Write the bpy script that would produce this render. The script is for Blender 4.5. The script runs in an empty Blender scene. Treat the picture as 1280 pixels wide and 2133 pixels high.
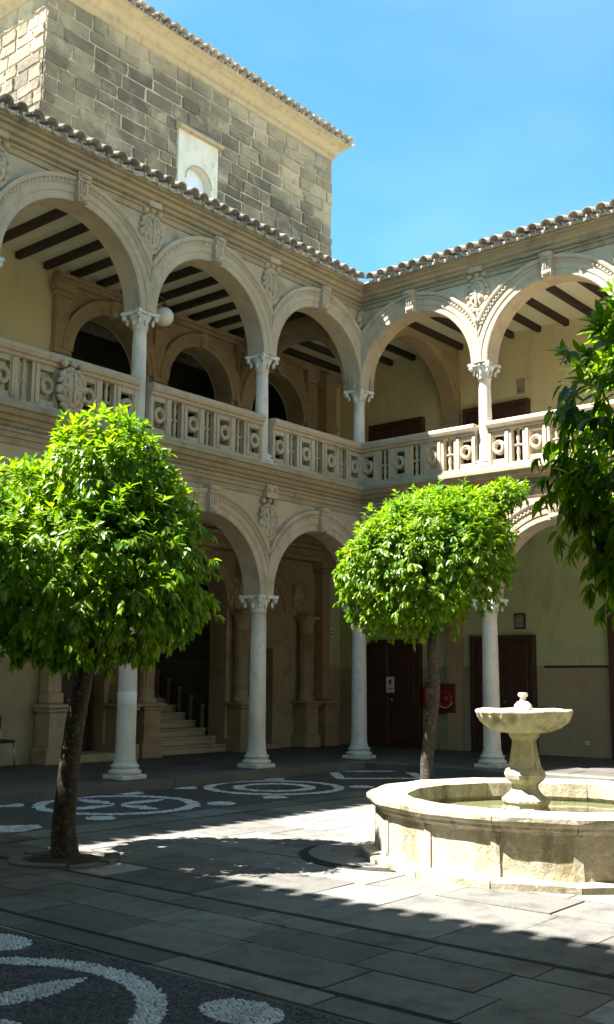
import bpy, bmesh, math, random
import numpy as np
from mathutils import Matrix, Vector

rnd = random.Random(7)
R = math.radians
sc = bpy.context.scene
col = sc.collection

# ------------------------------------------------------------------ camera
CAM = Vector((-16.412, -12.394, 1.6))
F_PX, PITCH, ROLL, AZ = 2164.5, 0.1608, 0.0077, 0.6975
fh = Vector((math.cos(AZ), math.sin(AZ), 0)); rt = Vector((math.sin(AZ), -math.cos(AZ), 0)); up = Vector((0, 0, 1))
fw = fh * math.cos(PITCH) + up * math.sin(PITCH); cu = up * math.cos(PITCH) - fh * math.sin(PITCH)
rt2 = rt * math.cos(ROLL) + cu * math.sin(ROLL); cu2 = cu * math.cos(ROLL) - rt * math.sin(ROLL)
cam = bpy.data.cameras.new('camera'); camo = bpy.data.objects.new('camera', cam); col.objects.link(camo)
camo.matrix_world = Matrix(((rt2.x, cu2.x, -fw.x, CAM.x), (rt2.y, cu2.y, -fw.y, CAM.y), (rt2.z, cu2.z, -fw.z, CAM.z), (0, 0, 0, 1)))
cam.sensor_fit = 'VERTICAL'; cam.sensor_height = 36.0; cam.sensor_width = 36.0 * 1280 / 2133
cam.lens = 36.0 * F_PX / 2133.0
cam.clip_start = 0.05; cam.clip_end = 2000
sc.camera = camo

# ------------------------------------------------------------------ sky and sun
SUN = Vector((-0.455, 0.354, 1.0)).normalized()
EXPOSURE = 2.5
world = bpy.data.worlds.new('World'); sc.world = world; world.use_nodes = True
wn = world.node_tree.nodes; wl = world.node_tree.links; wn.clear()
wo = wn.new('ShaderNodeOutputWorld'); wb = wn.new('ShaderNodeBackground'); sky = wn.new('ShaderNodeTexSky')
sky.sky_type = 'NISHITA'; sky.sun_disc = False
sky.sun_elevation = math.asin(SUN.z); sky.sun_rotation = math.atan2(SUN.x, SUN.y)
sky.altitude = 100; sky.air_density = 1.0; sky.dust_density = 0.3; sky.ozone_density = 0.6
wb.inputs['Strength'].default_value = 0.05
tint = wn.new('ShaderNodeMix'); tint.data_type = 'RGBA'; tint.blend_type = 'MULTIPLY'; tint.inputs['Factor'].default_value = 1.0; tint.inputs['B'].default_value = (0.60, 1.12, 1.08, 1)
wl.new(sky.outputs[0], tint.inputs['A'])
# thin wisps of high cloud all round
tc = wn.new('ShaderNodeTexCoord'); mp = wn.new('ShaderNodeMapping'); mp.inputs['Scale'].default_value = (1.6, 1.6, 4.2); cn = wn.new('ShaderNodeTexNoise'); cn.inputs['Scale'].default_value = 1.5; cn.inputs['Detail'].default_value = 3; cn.inputs['Roughness'].default_value = .5
cr = wn.new('ShaderNodeMapRange'); cr.inputs['From Min'].default_value = .42; cr.inputs['From Max'].default_value = .9; cr.inputs['To Max'].default_value = .09
cm = wn.new('ShaderNodeMix'); cm.data_type = 'RGBA'; cm.inputs['B'].default_value = (11, 12.5, 13, 1)
wl.new(tc.outputs['Generated'], mp.inputs['Vector']); wl.new(mp.outputs[0], cn.inputs['Vector']); wl.new(cn.outputs['Fac'], cr.inputs['Value']); wl.new(cr.outputs[0], cm.inputs['Factor']); wl.new(tint.outputs['Result'], cm.inputs['A'])
wl.new(cm.outputs['Result'], wb.inputs[0]); wl.new(wb.outputs[0], wo.inputs[0])
sun = bpy.data.lights.new('sun', 'SUN'); suno = bpy.data.objects.new('sun', sun); col.objects.link(suno)
sun.energy = 5.0; sun.angle = R(0.5); sun.color = (1.0, 0.96, 0.90)
suno.rotation_euler = SUN.to_track_quat('Z', 'Y').to_euler(); suno.location = (-20, 15, 40)
sc.view_settings.view_transform = 'Standard'; sc.view_settings.look = 'None'
sc.view_settings.exposure = EXPOSURE; sc.view_settings.gamma = 1.0; sc.view_settings.use_curve_mapping = False
sc.cycles.max_bounces = 8; sc.cycles.diffuse_bounces = 5; sc.cycles.transmission_bounces = 6

# ------------------------------------------------------------------ materials
def mat(name, base, rough=0.85, var=(), bump=0.0, bscale=40.0, spec=0.3, island=None, objrand=None, coords='pos', metallic=0.0):
    """base colour, then var = list of (scale, low, high, colour, amount): noise-masked tints laid on one another"""
    m = bpy.data.materials.new(name); m.use_nodes = True
    nt = m.node_tree; N = nt.nodes; L = nt.links
    b = N['Principled BSDF']
    b.inputs['Roughness'].default_value = rough; b.inputs['Metallic'].default_value = metallic
    b.inputs['Specular IOR Level'].default_value = spec
    geo = N.new('ShaderNodeNewGeometry')
    pos = geo.outputs['Position']
    rgb = N.new('ShaderNodeRGB'); rgb.outputs[0].default_value = (*base, 1); cur = rgb.outputs[0]
    for v in var:
        scale, lo, hi, c, amt = v[:5]
        vec = pos
        if len(v) > 5:
            mp = N.new('ShaderNodeMapping'); mp.inputs['Scale'].default_value = v[5]; L.new(pos, mp.inputs['Vector']); vec = mp.outputs[0]
        n = N.new('ShaderNodeTexNoise'); n.inputs['Scale'].default_value = scale; n.inputs['Detail'].default_value = 6; n.inputs['Roughness'].default_value = 0.62
        L.new(vec, n.inputs['Vector'])
        r = N.new('ShaderNodeMapRange'); r.inputs['From Min'].default_value = lo; r.inputs['From Max'].default_value = hi; r.inputs['To Max'].default_value = amt
        L.new(n.outputs['Fac'], r.inputs['Value'])
        mx = N.new('ShaderNodeMix'); mx.data_type = 'RGBA'
        L.new(r.outputs[0], mx.inputs['Factor']); L.new(cur, mx.inputs['A']); mx.inputs['B'].default_value = (*c, 1)
        cur = mx.outputs['Result']
    for src, amount in ((geo.outputs['Random Per Island'], island), (None, objrand)):
        if amount:
            if src is None:
                oi = N.new('ShaderNodeObjectInfo'); src = oi.outputs['Random']
            r = N.new('ShaderNodeMapRange'); r.inputs['To Min'].default_value = 1 - amount; r.inputs['To Max'].default_value = 1 + amount
            L.new(src, r.inputs['Value'])
            h = N.new('ShaderNodeHueSaturation'); L.new(r.outputs[0], h.inputs['Value']); L.new(cur, h.inputs['Color']); cur = h.outputs[0]
    L.new(cur, b.inputs['Base Color'])
    if bump:
        n = N.new('ShaderNodeTexNoise'); n.inputs['Scale'].default_value = bscale; n.inputs['Detail'].default_value = 8; n.inputs['Roughness'].default_value = 0.7
        L.new(pos, n.inputs['Vector'])
        bp = N.new('ShaderNodeBump'); bp.inputs['Strength'].default_value = bump; bp.inputs['Distance'].default_value = 0.02
        L.new(n.outputs['Fac'], bp.inputs['Height']); L.new(bp.outputs[0], b.inputs['Normal'])
    return m

M = {}
M['stone'] = mat('warm_sandstone', (0.45, 0.35, 0.23), 0.9,
    [(0.7, .40, .66, (0.52, 0.44, 0.325), .8), (2.2, .50, .70, (0.30, 0.235, 0.15), .55), (5, .55, .74, (0.20, 0.165, 0.115), .55, (1, 1, .35)), (60, .5, .8, (0.25, 0.2, 0.13), .35)], .5, 55)
M['stone_grey'] = mat('weathered_cornice_stone', (0.38, 0.295, 0.175), 0.92,
    [(0.9, .42, .66, (0.29, 0.25, 0.18), .8), (3, .52, .72, (0.15, 0.125, 0.085), .7, (1, 1, .5)), (50, .5, .8, (0.2, 0.16, 0.1), .4)], .6, 45)
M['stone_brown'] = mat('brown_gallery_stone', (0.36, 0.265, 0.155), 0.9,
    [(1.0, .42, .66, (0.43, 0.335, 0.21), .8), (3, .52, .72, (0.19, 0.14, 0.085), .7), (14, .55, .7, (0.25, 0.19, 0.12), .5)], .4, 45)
M['marble'] = mat('grey_white_marble', (0.70, 0.625, 0.525), 0.72,
    [(1.5, .42, .66, (0.57, 0.515, 0.435), .9), (3, .52, .72, (0.30, 0.265, 0.20), .6, (1, 1, .22)), (11, .56, .64, (0.40, 0.39, 0.37), .55, (1, 1, .6)), (90, .55, .8, (0.35, 0.33, 0.3), .35)], .25, 60)
M['capital'] = mat('chalky_capital_stone', (0.64, 0.61, 0.54), 0.85,
    [(6, .5, .72, (0.38, 0.34, 0.26), .7), (40, .55, .8, (0.25, 0.22, 0.17), .5)], .5, 60)
M['tower_stone'] = mat('tower_ashlar', (0.36, 0.285, 0.185), 0.95,
    [(0.35, .41, .57, (0.13, 0.108, 0.08), .92), (1.4, .50, .68, (0.45, 0.37, 0.25), .6), (3.5, .52, .72, (0.13, 0.108, 0.08), .65), (28, .5, .75, (0.14, 0.12, 0.085), .5)], 1.2, 18, objrand=.3)
M['mortar'] = mat('pale_lime_mortar', (0.46, 0.385, 0.265), 0.95, [(1.2, .44, .60, (0.26, 0.212, 0.145), .9), (30, .5, .8, (0.4, 0.34, 0.25), .5)], .6, 40)
M['tower_trim'] = mat('ochre_tower_trim', (0.44, 0.35, 0.205), 0.92, [(1.5, .46, .68, (0.38, 0.31, 0.2), .8), (6, .52, .72, (0.22, 0.17, 0.1), .6, (1, 1, .4))], .5, 40)
M['lime'] = mat('white_limewash', (0.66, 0.61, 0.51), 0.9, [(2, .46, .68, (0.52, 0.47, 0.37), .8), (4, .52, .7, (0.38, 0.33, 0.25), .6, (1, 1, .25))], .2, 50)
M['cream'] = mat('cream_plaster', (0.68, 0.61, 0.355), 0.9, [(0.8, .42, .66, (0.62, 0.56, 0.365), .8), (2.2, .50, .70, (0.50, 0.44, 0.28), .7, (1, 1, .35)), (7, .55, .75, (0.56, 0.50, 0.32), .4)], .15, 60)
M['ceil'] = mat('cream_ceiling_plaster', (0.70, 0.655, 0.50), 0.9, [(1.5, .45, .7, (0.63, 0.58, 0.43), .7)], .1, 50)
M['green'] = mat('green_plaster', (0.49, 0.53, 0.31), 0.9, [(0.8, .42, .66, (0.45, 0.49, 0.285), .8), (2.5, .50, .68, (0.31, 0.345, 0.20), .75, (1, 1, .4)), (9, .55, .75, (0.36, 0.40, 0.22), .4)], .15, 60)
M['dado'] = mat('tan_dado_plaster', (0.40, 0.335, 0.22), 0.85, [(1.2, .42, .66, (0.33, 0.275, 0.18), .9), (2.6, .54, .7, (0.25, 0.2, 0.13), .5, (1, 1, .5)), (9, .55, .75, (0.3, 0.25, 0.16), .4)], .15, 60)
M['wood'] = mat('dark_brown_door_wood', (0.068, 0.030, 0.019), 0.5, [(3, .42, .66, (0.055, 0.02, 0.012), .9, (6, 6, .5)), (40, .5, .7, (0.12, 0.05, 0.028), .3, (6, 6, .3))], .2, 60, spec=.4)
M['beam'] = mat('dark_beam_wood', (0.050, 0.034, 0.024), 0.75, [(5, .45, .7, (0.035, 0.022, 0.015), .8)], .3, 50)
M['tile'] = mat('old_clay_tile', (0.42, 0.36, 0.29), 0.9,
    [(5, .42, .62, (0.27, 0.25, 0.215), .85), (12, .48, .66, (0.58, 0.54, 0.46), .8), (30, .55, .75, (0.09, 0.08, 0.065), .6)], .7, 50, island=.25, objrand=.25)
M['paving'] = mat('grey_paving_stone', (0.148, 0.141, 0.125), 0.85,
    [(0.8, .42, .62, (0.185, 0.177, 0.158), .8), (3.5, .48, .66, (0.085, 0.081, 0.072), .8), (9, .54, .70, (0.19, 0.183, 0.165), .5), (45, .5, .75, (0.08, 0.077, 0.068), .6)], .8, 45, objrand=.32)
M['joint'] = mat('dark_paving_joint', (0.10, 0.095, 0.08), 0.95, [(1.3, .46, .56, (0.36, 0.345, 0.31), .9), (40, .5, .8, (0.04, 0.037, 0.03), .6)], .5, 60)
M['groove'] = mat('dirt_in_channel', (0.028, 0.027, 0.023), 0.95, [(20, .5, .7, (0.05, 0.047, 0.04), .6)], .5, 60)
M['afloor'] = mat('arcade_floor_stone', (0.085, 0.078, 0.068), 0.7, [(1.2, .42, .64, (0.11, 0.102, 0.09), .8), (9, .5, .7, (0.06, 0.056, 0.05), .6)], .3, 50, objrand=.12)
M['kerb'] = mat('kerb_stone', (0.15, 0.14, 0.12), 0.85, [(2, .42, .64, (0.11, 0.103, 0.09), .8), (20, .5, .7, (0.1, 0.095, 0.08), .6)], .5, 50, objrand=.15)
M['white_pebble'] = mat('white_river_pebble', (0.54, 0.54, 0.52), 0.7, [(3, .45, .66, (0.38, 0.375, 0.36), .9)], .2, 80, island=.2)
M['dark_pebble'] = mat('dark_slate_pebble', (0.062, 0.058, 0.057), 0.6, [(4, .45, .7, (0.09, 0.083, 0.078), .8)], .2, 80, island=.45)
M['fountain'] = mat('mossy_fountain_stone', (0.44, 0.395, 0.30), 0.92,
    [(1.6, .42, .64, (0.34, 0.295, 0.195), .9), (3, .50, .66, (0.19, 0.155, 0.075), .8, (1, 1, .4)), (7, .53, .66, (0.12, 0.105, 0.07), .6, (1, 1, .3)), (14, .5, .72, (0.60, 0.55, 0.43), .6), (45, .54, .76, (0.14, 0.12, 0.075), .6)], 1.0, 26)
M['bark'] = mat('bark', (0.060, 0.046, 0.033), 0.95, [(6, .42, .64, (0.030, 0.024, 0.018), .9, (1, 1, .25)), (22, .52, .7, (0.20, 0.18, 0.14), .6)], 1.0, 28)
M['soil'] = mat('dark_soil', (0.055, 0.045, 0.033), 0.98, [(12, .45, .7, (0.03, 0.025, 0.018), .8)], 1.0, 40)
M['red'] = mat('red_enamel', (0.36, 0.02, 0.018), 0.35, [(6, .5, .8, (0.26, 0.014, 0.012), .6)], spec=.5)
M['darkred'] = mat('dark_red_frame', (0.12, 0.014, 0.012), 0.4, [(6, .5, .8, (0.08, 0.01, 0.01), .6)], spec=.5)
M['white'] = mat('white_plastic', (0.72, 0.72, 0.70), 0.5, [(10, .5, .8, (0.6, 0.6, 0.58), .6)])
M['glass_globe'] = mat('opal_glass', (0.62, 0.60, 0.50), 0.25, [(3, .45, .7, (0.56, 0.54, 0.44), .6)], spec=.5)
M['black'] = mat('black_rubber', (0.02, 0.02, 0.02), 0.5, [(10, .5, .8, (0.03, 0.03, 0.03), .6)])
M['signgreen'] = mat('green_sign_print', (0.03, 0.17, 0.09), 0.5, [(10, .5, .8, (0.02, 0.13, 0.07), .5)])
M['signpale'] = mat('pale_sign_plate', (0.55, 0.58, 0.48), 0.5, [(10, .5, .8, (0.48, 0.5, 0.42), .5)])
M['greybox'] = mat('grey_metal_box', (0.30, 0.29, 0.27), 0.5, [(8, .45, .75, (0.24, 0.23, 0.22), .7)])
M['steel'] = mat('brushed_steel', (0.5, 0.5, 0.5), 0.35, [(20, .45, .75, (0.42, 0.42, 0.42), .7)], metallic=.9)
M['print'] = mat('grey_photo_print', (0.20, 0.17, 0.14), 0.6, [(9, .42, .6, (0.36, 0.32, 0.27), .8)])
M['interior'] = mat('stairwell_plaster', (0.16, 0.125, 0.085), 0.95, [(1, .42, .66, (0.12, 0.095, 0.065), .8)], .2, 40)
M['pane'] = mat('pane_sky_reflection', (0.70, 0.76, 0.84), 0.25, [(3, .45, .75, (0.62, 0.69, 0.78), .6)], spec=.5)  # pale blue is the sky's reflection, painted into the base colour

# water
m = bpy.data.materials.new('fountain_water'); m.use_nodes = True; nt = m.node_tree; b = nt.nodes['Principled BSDF']
b.inputs['Base Color'].default_value = (0.30, 0.32, 0.16, 1); b.inputs['Roughness'].default_value = 0.04; b.inputs['Specular IOR Level'].default_value = 0.5; b.inputs['IOR'].default_value = 1.33
b.inputs['Transmission Weight'].default_value = 0.6
n = nt.nodes.new('ShaderNodeTexNoise'); n.inputs['Scale'].default_value = 7; bp = nt.nodes.new('ShaderNodeBump'); bp.inputs['Strength'].default_value = .12; bp.inputs['Distance'].default_value = .02
nt.links.new(n.outputs['Fac'], bp.inputs['Height']); nt.links.new(bp.outputs[0], b.inputs['Normal']); M['water'] = m

# leaves: diffuse + translucent + gloss
def leaf_mat(name, c1, c2, tr):
    m = bpy.data.materials.new(name); m.use_nodes = True; nt = m.node_tree; N = nt.nodes; L = nt.links; N.clear()
    out = N.new('ShaderNodeOutputMaterial'); geo = N.new('ShaderNodeNewGeometry'); oi = N.new('ShaderNodeObjectInfo')
    add = N.new('ShaderNodeMath'); add.operation = 'ADD'; L.new(geo.outputs['Random Per Island'], add.inputs[0]); L.new(oi.outputs['Random'], add.inputs[1])
    fr = N.new('ShaderNodeMath'); fr.operation = 'FRACT'; L.new(add.outputs[0], fr.inputs[0])
    nz = N.new('ShaderNodeTexNoise'); nz.inputs['Scale'].default_value = 2.2; L.new(geo.outputs['Position'], nz.inputs['Vector'])
    av = N.new('ShaderNodeMath'); av.operation = 'MULTIPLY_ADD'; av.inputs[1].default_value = .85; L.new(fr.outputs[0], av.inputs[0])
    sb = N.new('ShaderNodeMath'); sb.operation = 'MULTIPLY_ADD'; sb.inputs[1].default_value = 1.4; sb.inputs[2].default_value = -.60; L.new(nz.outputs['Fac'], sb.inputs[0]); L.new(sb.outputs[0], av.inputs[2])
    mx = N.new('ShaderNodeMix'); mx.data_type = 'RGBA'; mx.inputs['A'].default_value = (*c1, 1); mx.inputs['B'].default_value = (*c2, 1); L.new(av.outputs[0], mx.inputs['Factor'])
    pb = N.new('ShaderNodeBsdfPrincipled'); pb.inputs['Roughness'].default_value = .36; pb.inputs['Specular IOR Level'].default_value = .36; L.new(mx.outputs['Result'], pb.inputs['Base Color'])
    tl = N.new('ShaderNodeBsdfTranslucent')
    hs = N.new('ShaderNodeMix'); hs.data_type = 'RGBA'; hs.blend_type = 'MULTIPLY'; hs.inputs['Factor'].default_value = 1; L.new(mx.outputs['Result'], hs.inputs['A']); hs.inputs['B'].default_value = (*tr, 1)
    L.new(hs.outputs['Result'], tl.inputs['Color'])
    ms = N.new('ShaderNodeMixShader'); ms.inputs[0].default_value = .42; L.new(pb.outputs[0], ms.inputs[1]); L.new(tl.outputs[0], ms.inputs[2]); L.new(ms.outputs[0], out.inputs[0])
    return m
M['leaf'] = leaf_mat('citrus_leaf', (0.034, 0.112, 0.008), (0.185, 0.270, 0.010), (2.0, 2.1, .4))

# ------------------------------------------------------------------ object helpers
WM = {}
def link(o, parent=None, world=None):
    col.objects.link(o); w = world or Matrix.Identity(4); WM[o.name] = w
    if parent is not None:
        o.parent = parent; o.matrix_parent_inverse = WM[parent.name].inverted()
    o.matrix_basis = w
    return o
def tag(o, label, cat, group=None):
    o['label'] = label; o['category'] = cat
    if group: o['group'] = group
    return o
def thing(name, label, cat, loc, group=None):
    o = bpy.data.objects.new(name, None); o.empty_display_size = .3
    link(o, None, Matrix.Translation(loc)); return tag(o, label, cat, group)
def inst(name, mesh, parent, loc=(0, 0, 0), rz=0.0, scale=(1, 1, 1), rot=None):
    o = bpy.data.objects.new(name, mesh)
    w = Matrix.Translation(loc) @ (rot.to_4x4() if rot is not None else Matrix.Rotation(rz, 4, 'Z')) @ Matrix.Diagonal((*scale, 1))
    return link(o, parent, w)

class MB:
    def __init__(s): s.v = []; s.f = []; s.sm = []; s.T = None
    def add(s, vs, fs, smooth=False):
        o = len(s.v)
        s.v += [s.T(*p) for p in vs] if s.T else [tuple(p) for p in vs]
        s.f += [tuple(i + o for i in f) for f in fs]; s.sm += [smooth] * len(fs)
        return s
    def box(s, x0, x1, y0, y1, z0, z1, c=0.0):
        if c <= 0:
            return s.add([(x0, y0, z0), (x1, y0, z0), (x1, y1, z0), (x0, y1, z0), (x0, y0, z1), (x1, y0, z1), (x1, y1, z1), (x0, y1, z1)],
                  [(3, 2, 1, 0), (4, 5, 6, 7), (0, 1, 5, 4), (1, 2, 6, 5), (2, 3, 7, 6), (3, 0, 4, 7)])
        vs = []
        X = (x0, x1); Y = (y0, y1); Z = (z0, z1)
        idx = {}
        for i in (0, 1):
            for j in (0, 1):
                for k in (0, 1):
                    sx, sy, sz = (1 - 2 * i) * c, (1 - 2 * j) * c, (1 - 2 * k) * c
                    for a in range(3):
                        d = [sx, sy, sz]; d[a] = 0
                        idx[i, j, k, a] = len(vs); vs.append((X[i] + d[0], Y[j] + d[1], Z[k] + d[2]))
        fs = []
        for a in range(3):
            o1, o2 = [q for q in range(3) if q != a]
            for side in (0, 1):
                q = []
                for (p1, p2) in ((0, 0), (1, 0), (1, 1), (0, 1)):
                    t = [0, 0, 0]; t[a] = side; t[o1] = p1; t[o2] = p2; q.append(idx[(*t, a)])
                fs.append(tuple(q))
        for a in range(3):      # edges along axis a
            o1, o2 = [q for q in range(3) if q != a]
            for p1 in (0, 1):
                for p2 in (0, 1):
                    t0 = [0, 0, 0]; t0[o1] = p1; t0[o2] = p2; t1 = list(t0); t1[a] = 1
                    fs.append((idx[(*t0, o1)], idx[(*t1, o1)], idx[(*t1, o2)], idx[(*t0, o2)]))
        for i in (0, 1):
            for j in (0, 1):
                for k in (0, 1): fs.append((idx[i, j, k, 0], idx[i, j, k, 1], idx[i, j, k, 2]))
        return s.add(vs, fs)
    def lathe(s, prof, n=20, cx=0, cy=0, a0=0, smooth=True, sq=0.0):
        vs = []
        for (r, z) in prof:
            for i in range(n):
                a = a0 + 2 * math.pi * i / n
                vs.append((cx + r * math.cos(a), cy + r * math.sin(a), z))
        fs = []
        for j in range(len(prof) - 1):
            for i in range(n):
                k = (i + 1) % n; fs.append((j * n + i, j * n + k, (j + 1) * n + k, (j + 1) * n + i))
        s.add(vs, fs, smooth)
        m = len(prof) - 1
        s.add(vs[:n], [tuple(range(n))[::-1]]); s.add(vs[m * n:], [tuple(range(n))])
        return s
    def tube(s, pts, radii, n=8, smooth=True, wob=None):
        rings = []; pts = [Vector(p) for p in pts]
        ref = Vector((1, 0.13, 0))
        for i, p in enumerate(pts):
            d = (pts[min(i + 1, len(pts) - 1)] - pts[max(i - 1, 0)]).normalized()
            u = d.cross(ref)
            if u.length < .2: u = d.cross(Vector((0, 1, 0.2)))
            u.normalize(); w = d.cross(u)
            for k in range(n):
                a = 2 * math.pi * k / n; r = radii[i] * (1 + (wob(i, k) if wob else 0))
                rings.append(tuple(p + u * (r * math.cos(a)) + w * (r * math.sin(a))))
        fs = []
        for i in range(len(pts) - 1):
            for k in range(n):
                q = (k + 1) % n; fs.append((i * n + k, i * n + q, (i + 1) * n + q, (i + 1) * n + k))
        m = len(pts) - 1
        fs += [tuple(range(n))[::-1], tuple(range(m * n, m * n + n))]
        return s.add(rings, fs, smooth)
    def blob(s, c, rad, n=8, m=5, rot=0.0):
        vs = []; fs = []
        ca, sa = math.cos(rot), math.sin(rot)
        for j in range(1, m):
            ph = math.pi * j / m
            for i in range(n):
                a = 2 * math.pi * i / n
                x, y, z = rad[0] * math.sin(ph) * math.cos(a), rad[1] * math.sin(ph) * math.sin(a), rad[2] * math.cos(ph)
                vs.append((c[0] + x * ca - z * sa, c[1] + y, c[2] + x * sa + z * ca))
        top = len(vs); x, z = 0, rad[2]; vs.append((c[0] - z * sa, c[1], c[2] + z * ca)); vs.append((c[0] + z * sa, c[1], c[2] - z * ca))
        for j in range(m - 2):
            for i in range(n):
                k = (i + 1) % n; fs.append((j * n + i, j * n + k, (j + 1) * n + k, (j + 1) * n + i))
        for i in range(n):
            k = (i + 1) % n; fs.append((top, k, i)); fs.append((top + 1, (m - 2) * n + i, (m - 2) * n + k))
        return s.add(vs, fs, True)
    def mesh(s, name, material):
        me = bpy.data.meshes.new(name); me.from_pydata(s.v, [], s.f)
        me.polygons.foreach_set('use_smooth', s.sm)
        bm = bmesh.new(); bm.from_mesh(me); bmesh.ops.recalc_face_normals(bm, faces=bm.faces); bm.to_mesh(me); bm.free()
        me.materials.append(material); me.update(); return me
    def build(s, name, material, parent=None, loc=(0, 0, 0), rz=0.0):
        return inst(name, s.mesh(name, material), parent, loc, rz)
def struct(o): o['kind'] = 'structure'; return o
def stuff(o): o['kind'] = 'stuff'; return o

# ------------------------------------------------------------------ dimensions
B = 2.923; ZF = 0.12; Z1 = 3.07; ZC = 5.38; Z2 = 7.43; ZE = 9.40; RI = 1.29
DL, DR = 3.3, 3.6          # gallery depths of the left and the right wing
OH = 0.60; TP = 0.255
NX = -15.0; SY = -15.3     # column lines of the near wing and of the fourth wing

class Wing:
    """s runs along the wing away from the far corner, t into the building, front faces -t"""
    def __init__(w, kind): w.kind = kind
    def P(w, s, t, z):
        k = w.kind
        if k == 'left': return (-s, t, z)
        if k == 'right': return (t, -s, z)
        if k == 'near': return (NX - t, -s, z)
        return (-s, SY - t, z)
    def rz(w): return {'left': 0, 'right': -math.pi / 2, 'near': math.pi / 2, 'south': math.pi}[w.kind]
    def mb(w):
        m = MB(); m.T = w.P; return m

# ---- facade pieces in wing coordinates
def wall_open(m, s0, s1, z0, z1, t0, t1, ops, faces=('f', 'b'), rev=None):
    """wall sheet pair with openings (centre, half width, z bottom, z spring, arched) and their reveals"""
    cuts = {s0, s1}
    for (c, h, zb, zs, ar) in ops:
        k = 24 if ar else 1
        for i in range(k + 1): cuts.add(c - h * math.cos(math.pi * i / k) if ar else c - h + 2 * h * i / k)
    cs = sorted(x for x in cuts if s0 - 1e-9 <= x <= s1 + 1e-9)
    def top(o, s):
        c, h, zb, zs, ar = o
        return zs + math.sqrt(max(0, h * h - (s - c) ** 2)) if ar else zs
    for a, b in zip(cs, cs[1:]):
        if b - a < 1e-6: continue
        mid = (a + b) / 2; o = next((q for q in ops if abs(mid - q[0]) < q[1]), None)
        for t in ([t0] if 'f' in faces else []) + ([t1] if 'b' in faces else []):
            if o is None: m.add([(a, t, z0), (b, t, z0), (b, t, z1), (a, t, z1)], [(0, 1, 2, 3)])
            else:
                if o[2] > z0 + 1e-4: m.add([(a, t, z0), (b, t, z0), (b, t, o[2]), (a, t, o[2])], [(0, 1, 2, 3)])
                m.add([(a, t, top(o, a)), (b, t, top(o, b)), (b, t, z1), (a, t, z1)], [(0, 1, 2, 3)])
    tr = t1 if rev is None else rev
    for o in ops:
        c, h, zb, zs, ar = o
        pth = [(c - h, zb)] + ([(c - h * math.cos(math.pi * i / 24), zs + h * math.sin(math.pi * i / 24)) for i in range(25)] if ar else [(c - h, zs), (c + h, zs)]) + [(c + h, zb)]
        for p, q in zip(pth, pth[1:]): m.add([(p[0], t0, p[1]), (q[0], t0, q[1]), (q[0], tr, q[1]), (p[0], tr, p[1])], [(0, 1, 2, 3)])
def arch_ring(m, c, zs, prof, half, n=44, lo=0.0):
    """sweep a closed (radius, t) profile round a semicircle; clip at the bay's edges"""
    k = len(prof); vs = []; fs = []
    for i in range(n + 1):
        a = math.pi * i / n
        for (r, t) in prof:
            ds = -r * math.cos(a); t2 = max(t, -.215) if abs(ds) > half and t < -.2 else t; ds = max(-half, min(half, ds)); vs.append((c + ds, t2, zs + r * math.sin(a)))
    for i in range(n):
        for j in range(k):
            q = (j + 1) % k; fs.append((i * k + j, i * k + q, (i + 1) * k + q, (i + 1) * k + j))
    fs += [tuple(range(k)), tuple(range(n * k, n * k + k))]
    m.add(vs, fs)
def run(m, s_end, prof, miter=True, s_start=0.0, closed=False):
    """extrude a (t, z) profile along the wing, mitred at the inner corner"""
    vs = []; k = len(prof)
    for (t, z) in prof: vs.append((s_start + (-t if miter else 0), t, z))
    for (t, z) in prof: vs.append((s_end, t, z))
    fs = [(j, j + 1, k + j + 1, k + j) for j in range(k - 1)]
    if closed: fs.append((k - 1, 0, k, 2 * k - 1))
    m.add(vs, fs)
ARCH_PROF = [(RI, .21), (RI, -.19), (RI + .02, -.205), (RI + .115, -.205), (RI + .125, -.225), (RI + .135, -.225), (RI + .145, -.23), (RI + .23, -.23), (RI + .24, -.255), (RI + .255, -.255),
             (RI + .265, -.25), (RI + .30, -.25), (RI + .31, -.285), (RI + .345, -.305), (RI + .375, -.30), (RI + .39, -.17), (RI + .39, .16), (RI + .36, .21)]
ARCH_PROF = [(r, -.19 + (t + .19) * .68 if t < -.19 else t) for r, t in ARCH_PROF]
CORN_PROF = [(-.17, 9.03), (-.20, 9.04), (-.20, 9.12), (-.23, 9.13), (-.23, 9.185), (-.285, 9.20), (-.285, 9.25), (-.34, 9.27), (-.36, 9.33), (-.42, 9.345), (-.42, 9.385), (-.47, 9.40), (-.47, 9.43), (0, 9.43)]
FLOOR_PROF = [(-.17, 4.80), (-.19, 4.82), (-.19, 4.90), (-.215, 4.91), (-.215, 4.975), (-.24, 4.985), (-.24, 5.03), (-.19, 5.04), (-.19, 5.12), (-.24, 5.135), (-.27, 5.19), (-.33, 5.205), (-.36, 5.27), (-.40, 5.285), (-.40, 5.335), (-.37, 5.37), (-.2, 5.38), (.25, 5.38)]

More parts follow.
